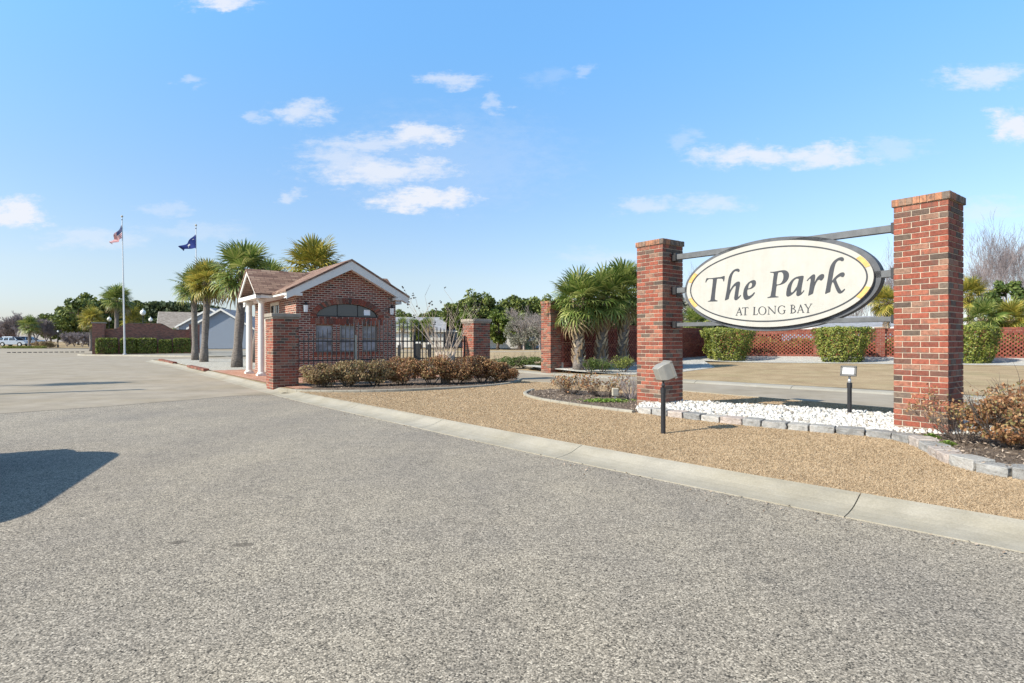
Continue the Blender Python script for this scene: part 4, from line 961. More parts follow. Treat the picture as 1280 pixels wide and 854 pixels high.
for sg in (-1, 1):
    sd = MB(); xx = sg*(W2-.05)
    for (y0, y1, z0, z1) in ((-.75,-.68,1.1,2.83),(.48,.55,1.1,2.83),(-.68,.48,1.1,1.17),(-.68,.48,2.72,2.83),(-.13,-.07,1.17,2.72)): sd.box(min(xx,xx+sg*.03), max(xx,xx+sg*.03), y0, y1, z0, z1, 0, T)
    sd = sd.build('window_frame', M['vent'], gh); pn = MB().box(sg*(W2-.08)-.005, sg*(W2-.08)+.005, -.7, .5, 1.12, 2.8, 0, T).build('pane', M['glass_d'], None); pn.data.transform(inv_of(gh)); pn.parent = sd
    dr = MB().box(sg*(W2-.08)-.02, sg*(W2-.08)+.02, 1.2, 2.1, .12, 2.3, 0, T).build('door', M['vent'], gh)
    hd = MB().box(sg*(W2-.05)-.02, sg*(W2-.05)+.02, 1.28, 1.33, 1.0, 1.15, 0, T).build('door_handle', M['black'], None); hd.data.transform(inv_of(gh)); hd.parent = dr
# main roof
sl_ = .536; EX, FY = 2.25, 3.15
def mainz(x): return RZ-sl_*abs(x)
for sg in (-1, 1):
    mb = MB(); e = (sg*EX, mainz(EX)); 
    mb.hexa([T(0,-FY-.03,RZ-.07), T(e[0]+sg*.03,-FY-.03,e[1]-.07-.016), T(e[0]+sg*.03,FY+.03,e[1]-.07-.016), T(0,FY+.03,RZ-.07), T(0,-FY-.03,RZ), T(e[0]+sg*.03,-FY-.03,e[1]-.016), T(e[0]+sg*.03,FY+.03,e[1]-.016), T(0,FY+.03,RZ)])
    mb.build('roof_slope', M['shingle'], gh, uv=True)
    for f0, f1 in ((-FY, -FY+.03), (FY-.03, FY)):      # rake boards
        mb = MB(); zt, zb_ = .075, .38
        mb.hexa([T(0,f0,RZ-zb_), T(sg*EX,f0,mainz(EX)-zb_+.06), T(sg*EX,f1,mainz(EX)-zb_+.06), T(0,f1,RZ-zb_), T(0,f0,RZ-zt), T(sg*EX,f0,mainz(EX)-zt), T(sg*EX,f1,mainz(EX)-zt), T(0,f1,RZ-zt)])
        mb.build('rake_board', M['white'], gh)
        s0, s1 = (f1, -D2) if f0 < 0 else (D2, f0)
        mb = MB(); mb.hexa([T(0,s0,RZ-.35), T(sg*EX,s0,mainz(EX)-.28), T(sg*EX,s1,mainz(EX)-.28), T(0,s1,RZ-.35), T(0,s0,RZ-.32), T(sg*EX,s0,mainz(EX)-.25), T(sg*EX,s1,mainz(EX)-.25), T(0,s1,RZ-.32)]); mb.build('soffit', M['soffit'], gh)
        mb = MB(); a_, b_ = sorted((sg*1.72, sg*EX)); y_ = sorted((f0 if f0 < 0 else f1, -D2 if f0 < 0 else D2)); mb.box(a_, b_, y_[0]+.002, y_[1], 2.90, 3.0, 0, T); mb.build('cornice_return', M['white'], gh, bevel=.004)
    mb = MB(); a_, b_ = sorted((sg*(EX-.03), sg*EX)); mb.box(a_, b_, -FY+.03, FY-.03, 2.93, mainz(EX)-.075, 0, T); mb.build('fascia', M['white'], gh)
    mb = MB(); a_, b_ = sorted((sg*W2, sg*(EX-.03))); mb.box(a_, b_, -D2, D2, 2.925, 2.945, 0, T); mb.build('soffit', M['soffit'], gh)
    # porch gable
    PR, PE, PX, hw = 4.06, 3.08, 2.80, 1.42; xin = (RZ-PR)/sl_
    for sy in (-1, 1):
        mb = MB(); x0, x1 = sg*xin*.9, sg*(PX+.03); pz = PE-.02
        mb.hexa([T(x0,0,PR-.06), T(x1,0,PR-.06), T(x1,sy*(hw+.03),pz-.06), T(x0,sy*(hw+.03),pz-.06), T(x0,0,PR), T(x1,0,PR), T(x1,sy*(hw+.03),pz), T(x0,sy*(hw+.03),pz)]); mb.build('porch_roof', M['shingle'], gh, uv=True)
        mb = MB(); xa, xb = sg*(PX-.04), sg*PX
        mb.hexa([T(xa,0,PR-.20), T(xb,0,PR-.20), T(xb,sy*hw,PE-.17), T(xa,sy*hw,PE-.17), T(xa,0,PR-.065), T(xb,0,PR-.065), T(xb,sy*hw,PE-.065), T(xa,sy*hw,PE-.065)]); mb.build('rake_board', M['white'], gh)
        mb = MB(); a_, b_ = sorted((sg*EX+sg*.001, sg*(PX-.04))); y_ = sorted((sy*(hw-.03), sy*hw)); mb.box(a_, b_, y_[0], y_[1], 2.9, PE-.08, 0, T); mb.build('fascia', M['white'], gh)
    mb = MB(); a_, b_ = sorted((sg*(PX-.16), sg*(PX+.004))); mb.box(a_, b_, -hw, hw, 2.88, 3.02, 0, T); mb.build('porch_beam', M['white'], gh, bevel=.004)
    mb = MB(); xt = sg*(PX-.45); mb.add([T(xt,-hw+.1,3.0), T(xt,hw-.1,3.0), T(xt,0,PR-.12)], [(0,1,2)]); mb.build('tympanum', M['soffit'], gh, fixn=False)
    mb = MB(); a_, b_ = sorted((sg*W2, sg*(PX-.16))); mb.box(a_, b_, -hw+.03, hw-.03, 2.90, 2.92, 0, T); mb.build('porch_ceiling', M['soffit'], gh)
    for yy_ in (-1.02, .80):
        c = (sg*2.53, yy_); mb = MB(); pr_ = [(.135,.19),(.135,.23),(.112,.25),(.115,.9),(.112,1.6),(.095,2.72),(.12,2.76),(.12,2.80)]
        mb.tube([T(c[0], c[1], z) for (_, z) in pr_], [r_ for (r_, _) in pr_], 20); mb.cbox(c, .30, .30, .115, .19, 0, T); mb.cbox(c, .27, .27, 2.80, 2.88, 0, T); mb.build('column', M['white'], gh)
# wall lanterns
for lx in (-1.57, 1.62):
    c = (lx, -D2-.16); mb = MB(); mb.box(lx-.05, lx+.05, -D2-.03, -D2, 2.42, 2.62, 0, T); mb.tube([T(lx,-D2-.02,2.56), T(lx,-D2-.12,2.72), T(*c,2.70)], .012, 6); mb.tube([T(*c,2.60), T(*c,2.70)], [.10,.02], 8); mb.tube([T(*c,2.34), T(*c,2.36)], [.05,.07], 8)
    la = mb.build('wall_lantern', M['black'], gh); gl = MB().tube([T(*c,2.36), T(*c,2.60)], [.065,.085], 8).build('lantern_glass', M['globe'], None); gl.data.transform(inv_of(gh)); gl.parent = la

# ------------------------------------------------------------------ iron fence
FA = 16.51
fr_ = empty('iron_fence', R(FA, 7.72, .1), 'black iron picket fence with an arched top between the two short piers', 'fence', None, ROTN)
b0, b1 = 4.86, 10.55; TF = lambda x, y, z: R(FA+y, x, z)
for z in (.80, 1.36): MB().box(b0, b1, -.02, .02, z-.02, z+.02, 0, TF).build('rail', M['black'], fr_)
n = 42
for i in range(n):
    b = b0+(i+.7)*(b1-b0)/n; zt = 1.52+.50*max(0, 1-((b-7.8)/2.75)**2)
    mb = MB(); mb.tube([TF(b,0,.62), TF(b,0,zt-.05), TF(b,0,zt)], [.017,.017,.004], 4); mb.build('picket', M['picket'], fr_, fixn=False)
for b in (b0+.04, 6.63, 8.6, b1-.04): MB().cbox((b,0), .055, .055, .08, 1.55, 0, TF).build('post', M['tan'] if b == 6.63 else M['black'], fr_)  # one post given a tan colour for the sunlight falling on it
for i, (px, Y, wd, hd) in enumerate(((499, 32.5, .14, 1.15), (522, 33, .34, 1.25), (537, 33.5, .18, 1.2))):
    q = D(px, Y); root = empty('bollard', (*q[:2], .1), ['narrow black post with white cap nearest the guardhouse, seen through the fence', 'widest dark post with pale cap seen through the fence', 'black post with white cap beside the bare crape myrtle trunk'][i], 'bollard', 'posts behind the iron fence')
    MB().cbox((0,0), wd, .2, 0, hd-.12).build('post', M['black2'], root, local=True, bevel=.01); MB().cbox((0,0), wd+.02, .22, hd-.12, hd).build('cap', M['white'], root, local=True, bevel=.01)

# ------------------------------------------------------------------ lights at the sign
def floodlight(loc, aim, label, ph, size, house, face):
    root = empty('floodlight', loc, label, 'floodlight', 'floodlights at the sign')
    mb = MB(); mb.tube([(0,0,-.05),(0,0,ph-.16)], .032, 14); mb.tube([(0,0,ph-.18),(0,0,ph-.10)], .038, 14); mb.build('post', M['black'], root, local=True)
    mb = MB(); mb.tube([(0,0,ph-.10),(0,0,ph-.07),(0,0,ph-.03),(0,0,ph)], [.018,.026,.014,.018], 10); mb.build('swivel', M['alu'] if face == 'lampface' else M['black'], root, local=True)
    d = Vector(aim).normalized(); s_ = d.cross(Vector((0,0,1))).normalized(); u_ = s_.cross(d); c = Vector((0, 0, ph+size[1]*.52))
    w_, h_, dp = size; Tb = lambda x, y, z: c+s_*x+d*y+u_*z
    mb = MB(); q = []
    for (yy_, k_) in ((-dp/2, .78), (-dp*.1, 1.0), (dp/2, 1.0)): q.append([Tb(-w_/2*k_, yy_, -h_/2*k_), Tb(w_/2*k_, yy_, -h_/2*k_), Tb(w_/2*k_, yy_, h_/2*k_), Tb(-w_/2*k_, yy_, h_/2*k_)])
    mb.add(q[0]+q[1]+q[2], [(3,2,1,0),(0,1,5,4),(1,2,6,5),(2,3,7,6),(3,0,4,7),(4,5,9,8),(5,6,10,9),(6,7,11,10),(7,4,8,11),(8,9,10,11)])
    hs_ = mb.build('housing', M[house], root, local=True, bevel=.008)
    mb = MB(); a_, b_ = w_*.44, h_*.40; mb.hexa([Tb(-a_, dp/2+.002, -b_), Tb(a_, dp/2+.002, -b_), Tb(a_, dp/2+.01, -b_), Tb(-a_, dp/2+.01, -b_), Tb(-a_, dp/2+.002, b_), Tb(a_, dp/2+.002, b_), Tb(a_, dp/2+.01, b_), Tb(-a_, dp/2+.01, b_)]); mb.build('lens', M[face], root, local=True)
    mb = MB(); e = .012
    for (x0, x1, z0, z1) in ((-w_/2-e, w_/2+e, h_/2-.02, h_/2+e), (-w_/2-e, w_/2+e, -h_/2-e, -h_/2+.02), (-w_/2-e, -w_/2+.02, -h_/2, h_/2), (w_/2-.02, w_/2+e, -h_/2, h_/2)):
        mb.hexa([Tb(x0, dp/2-.015, z0), Tb(x1, dp/2-.015, z0), Tb(x1, dp/2+.016, z0), Tb(x0, dp/2+.016, z0), Tb(x0, dp/2-.015, z1), Tb(x1, dp/2-.015, z1), Tb(x1, dp/2+.016, z1), Tb(x0, dp/2+.016, z1)])
    mb.build('bezel', M[house if face != 'lampface' else 'black'], root, local=True); return root
floodlight((*P(829, 541, .1)[:2], .1), (.80, .10, .30), 'pale grey floodlight on a black post in the lawn before the left pillar', .72, (.25, .22, .20), 'housing', 'housing_dk')
floodlight((5.34, 9.0, .16), (-.70, -.70, .22), 'small black floodlight behind the sign with its white lens towards the street', .64, (.20, .14, .12), 'black', 'lampface')
# transformer box and small marks
q = P(769, 500, .12); root = empty('utility_box', (*q[:2], .12), 'small tan electrical box on a stake in the mulch left of the sign', 'utility box')
MB().cbox((0,0), .03, .03, -.05, .1).build('stake', M['alu'], root, local=True); MB().cbox((0,0), .13, .10, .09, .25).build('box', M['tan'], root, local=True, bevel=.006); MB().cbox((0,-.052), .10, .006, .11, .23).build('cover', M['housing'], root, local=True)

# ------------------------------------------------------------------ planting near the guardhouse
row = [(402,15.4,.60,.68,'duskleaf','pale olive and tan shrub at the left end of the row before the iron fence'),
       (434,15.6,.64,.72,'duskleaf','mixed olive and russet shrub second from left before the fence, under the left windows'),
       (468,15.9,.64,.74,'duskleaf','tan and russet shrub below the right guardhouse window'),
       (503,16.2,.68,.84,'brownleaf','bright russet shrub just right of the guardhouse corner'),
       (538,16.3,.68,.84,'brownleaf','dark russet shrub at the left foot of the bare crape myrtle'),
       (572,16.6,.68,.84,'brownleaf','russet shrub at the right foot of the bare crape myrtle'),
       (602,17.0,.66,.78,'brownleaf','russet shrub in front of the right fence pier'),
       (626,17.2,.58,.62,'brownleaf','low russet shrub ending the row right of the fence pier')]
for i, (px, Y, rr, h, mt, lb) in enumerate(row):
    shrub('shrub', (*D(px, Y)[:2], .12), (rr, rr*.8, h), M[mt], 5200, .030, lb, 'shrub', 'shrubs before the iron fence', 22, .34)
shrub('shrub', (5.55, 6.30, .18), (.66, .50, .62), M['brownleaf'], 4200, .022, 'sparse russet shrub beside the right brick pillar', 'shrub', 'shrubs right of the sign', 26, .26)
shrub('shrub', (6.35, 6.75, .18), (.70, .55, .74), M['brownleaf'], 4200, .022, 'russet shrub cut by the right edge of the photo, with long arching twigs', 'shrub', 'shrubs right of the sign', 26, .3)
shrub('shrub', (5.95, 5.85, .18), (.55, .42, .46), M['brownleaf'], 2800, .022, 'low russet shrub nearest the stone border at the right edge', 'shrub', 'shrubs right of the sign', 20, .3)
# long loose twigs with leaves over the right shrubs
def twiggy(name, loc, rad, h, label, mat, seed, n=26, leaves=500, tw='bark', lsz=.02, group=None):
    rnd = random.Random(seed); root = empty(name, loc, label, 'shrub', group); mb = MB(); ends = []
    for i in range(n):
        t = rnd.uniform(0, 6.28); d = Vector((math.cos(t)*rad, math.sin(t)*rad, h*rnd.uniform(.7,1.2))); branches(mb, Vector((math.cos(t)*.05, math.sin(t)*.05, -.02)), d, d.length*.62, .006, 2, rnd, 4, .5, .2, (2, 3), 0, ends)
    mb.build('stems', M[tw], root, local=True, fixn=False)
    if leaves:
        r = rng(seed); E = np.array([e[:] for e in ends]); C = E[r.integers(0, len(E), leaves)]+r.normal(size=(leaves, 3))*.035; V, Fq = leaf_quads(C, lsz, r, .2); mesh_np('foliage', V, Fq, M[mat], root, local=True)
    return root
twiggy('twiggy_shrub', (5.30, 6.70, .18), .40, .30, 'straggly reddish twigs leaning across the foot of the right pillar', 'brownleaf', 3, 22, 750, 'bark', .018)
q = P(713, 492, .12); twiggy('cut_back_shrub', (*q[:2], .12), .36, .22, 'left one of two cut-back brown shrubs in the mulch bed', 'brownleaf', 5, 34, 520, 'bark', .03, 'cut-back shrubs in the mulch bed')
q = P(754, 496, .12); twiggy('cut_back_shrub', (*q[:2], .12), .44, .20, 'right one of two cut-back brown shrubs, beside the tan electrical box', 'brownleaf', 6, 38, 560, 'bark', .03, 'cut-back shrubs in the mulch bed')
q = P(788, 499, .12); twiggy('twiggy_shrub', (*q[:2], .12), .20, .38, 'bare grey twiggy shrub against the foot of the left brick pillar', 'duskleaf', 7, 26, 60, 'twig', .016)
q = P(757, 502.5, .12); r = rng(77); C = np.column_stack([q[0]+r.normal(size=900)*.22, q[1]+r.normal(size=900)*.10, .13+r.uniform(0, .05, 900)]); V, Fq = leaf_quads(C, .022, r, 1.0); tag(mesh_np('ground_cover', V, Fq, M['brightleaf']), 'small bright green creeping patch in the mulch bed left of the sign', 'ground cover', None, 'stuff')
for (px, py, n_) in ((1150, 551, 60), (1170, 560, 50)):
    q = P(px+14, py-3, .17); mb = MB(); vs = [(q[0], q[1], .165)]; fs = []
    for i in range(n_):
        t = i*2.399; L = .02+.09*(i/n_); z = .18+.05*(1-i/n_); d_ = .011; o_ = Vector((math.cos(t), math.sin(t), 0)); s2 = Vector((-o_.y, o_.x, 0)); c_ = Vector(q)+o_*L; c_.z = z
        vs += [tuple(c_-s2*d_), tuple(c_+o_*.02), tuple(c_+s2*d_)]; k_ = len(vs); fs.append((0, k_-3, k_-2, k_-1))
    mb.add(vs, fs); tag(mb.build('weed', M['brightleaf'], None, fixn=False), 'small green weed growing at the stone border, %s the right pillar' % ('nearer' if px < 1160 else 'farther from'), 'weed', 'weeds at the stone border')
# crape myrtle
rnd = random.Random(21); cm = empty('crape_myrtle', (*D(557, 16.75)[:2], .12), 'bare multi-stemmed crape myrtle with dark seed heads before the iron fence', 'tree')
mb = MB(); ends = []; tops = []
for i in range(8):
    t = i*.785+.3; p0 = Vector((math.cos(t)*.09, math.sin(t)*.06, -.05)); p1 = p0+Vector((math.cos(t)*.07, math.sin(t)*.06, .55)); p2 = p1+Vector((math.cos(t)*.12, math.sin(t)*.1, .42)); mb.tube([p0, p1, p2], [.042, .034, .03], 7); tops.append((p2, t))
mb.build('trunk', M['bark_myrtle'], cm, local=True, smooth=True)
mb = MB(); sh = MB()
for p, t in tops:
    for k in range(3):
        a2 = t+rnd.uniform(-.8, .8); sp_ = rnd.uniform(.15, .75); L = rnd.uniform(.8, 1.75); d = Vector((math.cos(a2)*sp_, math.sin(a2)*sp_*.8, 1)).normalized()
        q = p.copy(); pts = [q.copy()]
        for s_ in range(4):
            d = (d+Vector((rnd.uniform(-1,1)*.12, rnd.uniform(-1,1)*.12, .0))).normalized(); q = q+d*L/4; pts.append(q.copy())
            if s_ > 1 and rnd.random() < .7: e = q+Vector((rnd.uniform(-.25,.25), rnd.uniform(-.2,.2), rnd.uniform(.15,.4))); mb.tube([q, e], [.005,.003], 3, cap=False); ends.append(e)
        mb.tube(pts, [.013, .010, .007, .005, .003], 5, cap=False); ends.append(q.copy())
mb.build('branches', M['bark_myrtle'], cm, local=True, fixn=False)
for e in ends:
    if rnd.random() < .42:
        for j in range(rnd.randint(2, 4)): sh.sphere(e+Vector((rnd.uniform(-.05,.05), rnd.uniform(-.05,.05), rnd.uniform(-.06,.08))), rnd.uniform(.014,.028), 0, 5, 4)
sh.build('seed_heads', M['seed'], cm, local=True, fixn=False)

# palms of the median
palm((*P(244,450.5,.12)[:2], .12), 4.75, 1.55, 'leftmost green palm of the median, straight brown trunk by the navy flag', 'palms of the median', 1, (-.1, 0), .20, .22)
palm((*P(255,453,.12)[:2], .12), 4.7, 1.55, 'palm just right of the leftmost one, yellowing fronds over a pale upper trunk', 'palms of the median', 2, (.15, .2), .21, .28, mat='frond_y')
palm((*P(296,458.5,.14)[:2], .14), 4.45, 1.85, 'thick-trunked palm left of the porch columns, leaning slightly right', 'palms of the median', 3, (.3, .1), .23, .12, 52)
palm((-15.0, 32.9, .12), 4.6, 1.6, 'palm half hidden behind the thick-trunked one, its fronds behind the porch roof', 'palms of the median', 4, (.9, .1), .20, .15)
palm((*D(392, 33)[:2], .12), 5.35, 2.15, 'palm whose crown shows over the guardhouse roof', 'palms of the median', 5, (.0, 0), .20, .2, 56, 'frond_y')
# three palms before the lattice wall
palm((*D(723, 23.0)[:2], .2), 2.75, 1.48, 'leftmost of the three stout palms before the lattice wall', 'palms before the lattice wall', 11, (.0, 0), .21, .95, 58, 'frond', 18, -1.0)
palm((*D(751, 23.7)[:2], .2), 2.95, 1.5, 'middle of the three stout palms before the lattice wall, palest trunk', 'palms before the lattice wall', 12, (.12, 0), .22, .95, 60, 'frond', 18, -1.0)
palm((*D(778, 24.4)[:2], .2), 3.3, 1.55, 'rightmost of the three stout palms, half behind the left sign pillar', 'palms before the lattice wall', 13, (.1, 0), .20, .95, 60, 'frond', 18, -1.0)
for i, (px, Y, w_, h, lb) in enumerate(((737, 22.2, .27, .46, 'smallest round green boxwood, before the left palm'), (753, 22.3, .42, .48, 'flat-topped green boxwood between the left and middle palms'), (779, 22.6, .42, .58, 'dark green rounded boxwood beside the left sign pillar'))):
    shrub('boxwood', (*D(px, Y)[:2], zgr(*D(px, Y)[:2])), (w_*1.15, w_, h+.06), M['hedge' if i == 2 else 'greenleaf'], 1800, .024, lb, 'shrub', 'boxwoods before the palms', 16, .5)
for i, (px, Y, w_) in enumerate(((636, 26.2, .75), (652, 26.6, .85), (670, 26.3, .7))):
    shrub('juniper', (*D(px, Y)[:2], .12), (w_, .7, .55), M['greenleaf'], 1900, .035, 'low spreading green juniper, %s of the three left of the slim brick pillar' % ('leftmost', 'middle', 'rightmost')[i], 'shrub', 'junipers by the exit lane', 18, .35)
# tapered topiary bushes
def topiary(px, Y, w_, h, label, seed):
    q = D(px, Y); root = empty('topiary_bush', (q[0], q[1], .2), label, 'bush', 'topiary bushes along the lattice wall'); r = rng(seed); n = 9000
    z = r.uniform(.03, 1, n)**.8; th = r.uniform(0, 6.283, n); rad = (.55+.45*z**.8)*(1-.25*np.clip((z-.88)/.12, 0, 1)**2); rr = rad*r.uniform(.72, 1.0, n)**.6
    bump_ = np.array([noise.noise(Vector((math.cos(a_)*2.3, math.sin(a_)*2.3, b_*1.6+seed)))+.8*noise.noise(Vector((math.cos(a_)*6, math.sin(a_)*6, b_*4+seed*3))) for a_, b_ in zip(th, z)]); rr *= 1+.22*bump_
    top = r.uniform(0, 1, n) < .22; rr[top] = rad[top]*r.uniform(0, 1, top.sum())**.5; z[top] = .93+.06*r.uniform(0, 1, top.sum())
    C = np.column_stack([np.cos(th)*rr*w_/2, np.sin(th)*rr*w_/2, z*h*(1+.05*bump_)]); Nn = np.column_stack([np.cos(th), np.sin(th), .3*np.ones(n)])
    V, Fq = leaf_quads(C, .055, r, .25, .5, Nn); mesh_np('foliage', V, Fq, M['topiary'], root, local=True)
    rnd = random.Random(seed); mb = MB()
    for i in range(6):
        t = i*1.05; d = Vector((math.cos(t)*w_*.35, math.sin(t)*w_*.35, h*.8)); mb.tube([(math.cos(t)*.1, math.sin(t)*.1, -.1), d*.5, d], [.05, .035, .01], 5)
    mb.build('stems', M['bark'], root, local=True); return root
topiary(910, 31.3, 2.95, 1.85, 'clipped flared bush seen under the left half of the oval sign', 1)
topiary(1052, 28.6, 2.85, 1.85, 'clipped flared bush just left of the right sign pillar', 2)
topiary(1213, 26.2, 2.35, 1.85, 'clipped flared bush half hidden behind the right sign pillar', 3)

# ------------------------------------------------------------------ far left entrance wall with hedges, flagpoles
eA = Vector((-41.3, 56.9)); eB = Vector((-34.0, 60.9)); ed = (eB-eA).normalized(); eang = math.atan2(ed.y, ed.x); eL = (eB-eA).length
sheet('island', [(-42.5,55.3),(-40.8,54.2),(-36.5,52.6),(-30,50.2),(-25.8,49.2),(-23.5,51),(-23.5,58),(-28,70),(-40,70),(-43,60)], M['lane'], lambda x, y: rise(y)+.06, 3)
ribbon('kerb_island', smooth_path([(-43,60),(-42.6,55.2),(-40.8,54.1),(-36.5,52.5),(-30,50.1),(-25.8,49.1),(-23.4,51),(-23.4,58),(-28,70)], 2), [(0,.006),(.05,.12),(.3,.12),(.3,-.03),(0,-.03)], M['kerb'], 3.0, .014, side=-1)
ew = empty('entrance_wall', (eA.x, eA.y, .1), 'dark brick entrance wall with humped top between two square piers, behind the hedges', 'brick wall', None, eang)
mb = MB(); n = 40; prof = []
for i in range(n+1):
    s_ = .5+(eL-1.0)*i/n; u_ = abs(i/n-.46)/.46; h = 2.45+.62*(1 if u_ < .38 else .5*(1+math.cos(math.pi*min(1, (u_-.38)/.42)))); prof.append((s_, h))
poly = [(.5, -.2)]+[(eL-.5, -.2)]+prof[::-1]; mb.prism(poly, lambda p, k: (p[0], -.12 if k == 0 else .12, p[1])); mb.build('wall_panel', M['brickdark'], ew, uv=True, local=True)
mb = MB()
for (a_, b_) in zip(prof, prof[1:]): mb.hexa([(a_[0],-.16,a_[1]),(b_[0],-.16,b_[1]),(b_[0],.16,b_[1]),(a_[0],.16,a_[1]),(a_[0],-.16,a_[1]+.08),(b_[0],-.16,b_[1]+.08),(b_[0],.16,b_[1]+.08),(a_[0],.16,a_[1]+.08)])
mb.build('coping', M['brick_cap'], ew, local=True, fixn=False)
for x in (0, eL):
    pr = MB().box(x-.5, x+.5, -.5, .5, -.2, 3.05).build('pier', M['brickdark'], ew, uv=True, local=True)
    cp = MB().box(x-.58, x+.58, -.58, .58, 3.05, 3.18).build('pier_cap', M['capstone'], None, local=True); cp.parent = pr
en = Vector((ed.y, -ed.x))
for i, (s0, s1, lb) in enumerate(((-.1,1.7,'leftmost clipped hedge block before the humped entrance wall, yellowest'), (1.9,3.3,'clipped hedge block just right of the American flagpole'), (3.3,5.0,'middle clipped hedge block before the hump of the entrance wall'), (5.15,6.3,'narrow lower clipped hedge block, fourth from left'), (6.4,8.0,'clipped hedge block nearest the left median palm'))):
    c = eA+ed*((s0+s1)/2)+en*1.4; root = empty('clipped_hedge', (c.x, c.y, .1), lb, 'hedge', 'hedge blocks before the entrance wall', eang); r = rng(40+i); n = 3000
    w_, h_ = (s1-s0), 1.62 if i != 3 else 1.45; P3 = r.uniform(-1, 1, (n, 3)); f = r.integers(0, 5, n); P3[f == 0, 2] = 1; P3[f == 1, 1] = -1; P3[f == 2, 1] = -1; P3[f == 3, 0] = -1; P3[f == 4, 0] = 1
    P3 /= (1+.10*(np.abs(P3)**6).sum(1)/1.5)[:, None]; C = P3*np.array([w_/2, .55, h_/2])*r.uniform(.88, 1.04, n)[:, None]+[0, 0, h_/2]; V, Fq = leaf_quads(C, .075, r, .2, .6); mesh_np('foliage', V, Fq, M['hedge'], root, local=True)
    MB().tube([(0,0,-.1),(0,0,h_*.7)], .05, 6).build('stems', M['bark'], root, local=True)
def flagpole(px, Y, px_top, ztop, label):
    q = D(px, Y, .1); root = empty('flagpole', q, label, 'flagpole', 'flagpoles'); dx = (px_top-px)/F*Y
    mb = MB(); mb.tube([(0,0,-.1),(0,0,.1),(0,0,.11),(dx,0,ztop)], [.16,.16,.085,.04], 12); mb.build('pole', M['alu'], root, local=True, smooth=False)
    MB().sphere((dx,0,ztop+.1), .10).build('ball', M['tan'], root, local=True); MB().sphere((dx,0,ztop-.22), .06).build('truck', M['black2'], root, local=True)
    MB().tube([(.09,-.09,1.0),(dx+.05,-.06,ztop-.3)], .008, 4).build('halyard', M['white'], root, local=True); return q
flagpole(156, 53.9, 152.6, 13.0, 'tall silver flagpole flying the American flag before the hedges')
flagpole(245.5, 56.0, 245, 12.6, 'silver flagpole flying the navy state flag, its foot hidden behind the palms')
M['flag_red'] = plain('flag_red', (.40,.012,.02), .8, .1, 0, .05); M['flag_white'] = plain('flag_white', (.55,.55,.55), .8, .1, 0, .03); M['flag_navy'] = plain('flag_navy', (.02,.028,.10), .8, .1, 0, .05); M['flag_blue'] = plain('flag_state_blue', (.025,.04,.17), .8, .1, 0, .05)
def flag_fn(Y, tl, bl, tr, br, amp=.12, seed=0):
    def fn(s, t, off=0.0):     # s along the fly 0..1, t from top 0 to bottom 1
        x = (tl[0]*(1-s)+tr[0]*s)*(1-t)+(bl[0]*(1-s)+br[0]*s)*t; y = (tl[1]*(1-s)+tr[1]*s)*(1-t)+(bl[1]*(1-s)+br[1]*s)*t
        y += math.sin(s*math.pi)*1.2*(1-t)
        yy_ = Y+amp*s*3*math.sin(s*9+t*3.5+seed)-off; return ((x-640)/F*Y, yy_, HC+(427-y)/F*Y)
    return fn
fn = flag_fn(53.8, (152.1,281), (152.2,297.6), (137.8,301), (141.6,305.8))
mb = MB(); NS, NT = 30, 26
for i in range(NS):
    for j in range(NT):
        s0, s1, t0, t1 = i/NS, (i+1)/NS, j/NT, (j+1)/NT; m_ = 2 if (s1 <= .41 and t1 <= 14/26+.001) else (0 if (j//2) % 2 == 0 else 1); mb.add([fn(s0,t0), fn(s1,t0), fn(s1,t1), fn(s0,t1)], [(0,1,2,3)], m_)
for r_ in range(9):
    for c_ in range(6 if r_ % 2 == 0 else 5):
        s_ = .4*((c_*2+1+(r_ % 2))/12); t = .53*((r_+1)/10); d = .009; mb.add([fn(s_-d,t,.012), fn(s_,t-d*1.3,.012), fn(s_+d,t,.012), fn(s_,t+d*1.3,.012)], [(0,1,2,3)], 1)
tag(mb.build('american_flag', [M['flag_red'], M['flag_white'], M['flag_navy']], None, fixn=False), 'drooping American stars and stripes flag on the left flagpole', 'flag')
fn = flag_fn(55.9, (244.6,293), (244.9,310), (225.4,308.6), (226.3,313), .12, 2)
mb = MB()
for i in range(20):
    for j in range(12): mb.add([fn(i/20,j/12), fn((i+1)/20,j/12), fn((i+1)/20,(j+1)/12), fn(i/20,(j+1)/12)], [(0,1,2,3)], 0)
for k in range(8):    # crescent near the hoist, palm tree in the middle
    a0, a1 = math.radians(200+k*20), math.radians(200+(k+1)*20); w0 = .035*math.sin(math.pi*k/8)+.004; w1 = .035*math.sin(math.pi*(k+1)/8)+.004
    mb.add([fn(.14+.05*math.cos(a0), .2-.09*math.sin(a0)-.0, .012), fn(.14+.05*math.cos(a1), .2-.09*math.sin(a1), .012), fn(.14+(.05-w1)*math.cos(a1), .2-(.09-w1*1.6)*math.sin(a1), .012), fn(.14+(.05-w0)*math.cos(a0), .2-(.09-w0*1.6)*math.sin(a0), .012)], [(0,1,2,3)], 1)
mb.add([fn(.49,.5,.012), fn(.51,.5,.012), fn(.52,.82,.012), fn(.48,.82,.012)], [(0,1,2,3)], 1)
for k in range(8):
    a0 = math.radians(-20+k*31.5); x, y = .5+.10*math.cos(a0), .42-.2*math.sin(a0); dx, dy = -math.sin(a0)*.018, -math.cos(a0)*.036
    mb.add([fn(.5,.5,.012), fn((.5+x)/2+dx, (.5+y)/2+dy, .012), fn(x, y+.05, .012), fn((.5+x)/2-dx, (.5+y)/2-dy, .012)], [(0,1,2,3)], 1)
tag(mb.build('state_flag', [M['flag_blue'], M['flag_white']], None, fixn=False), 'drooping navy flag with a white crescent and palm on the right flagpole', 'flag')
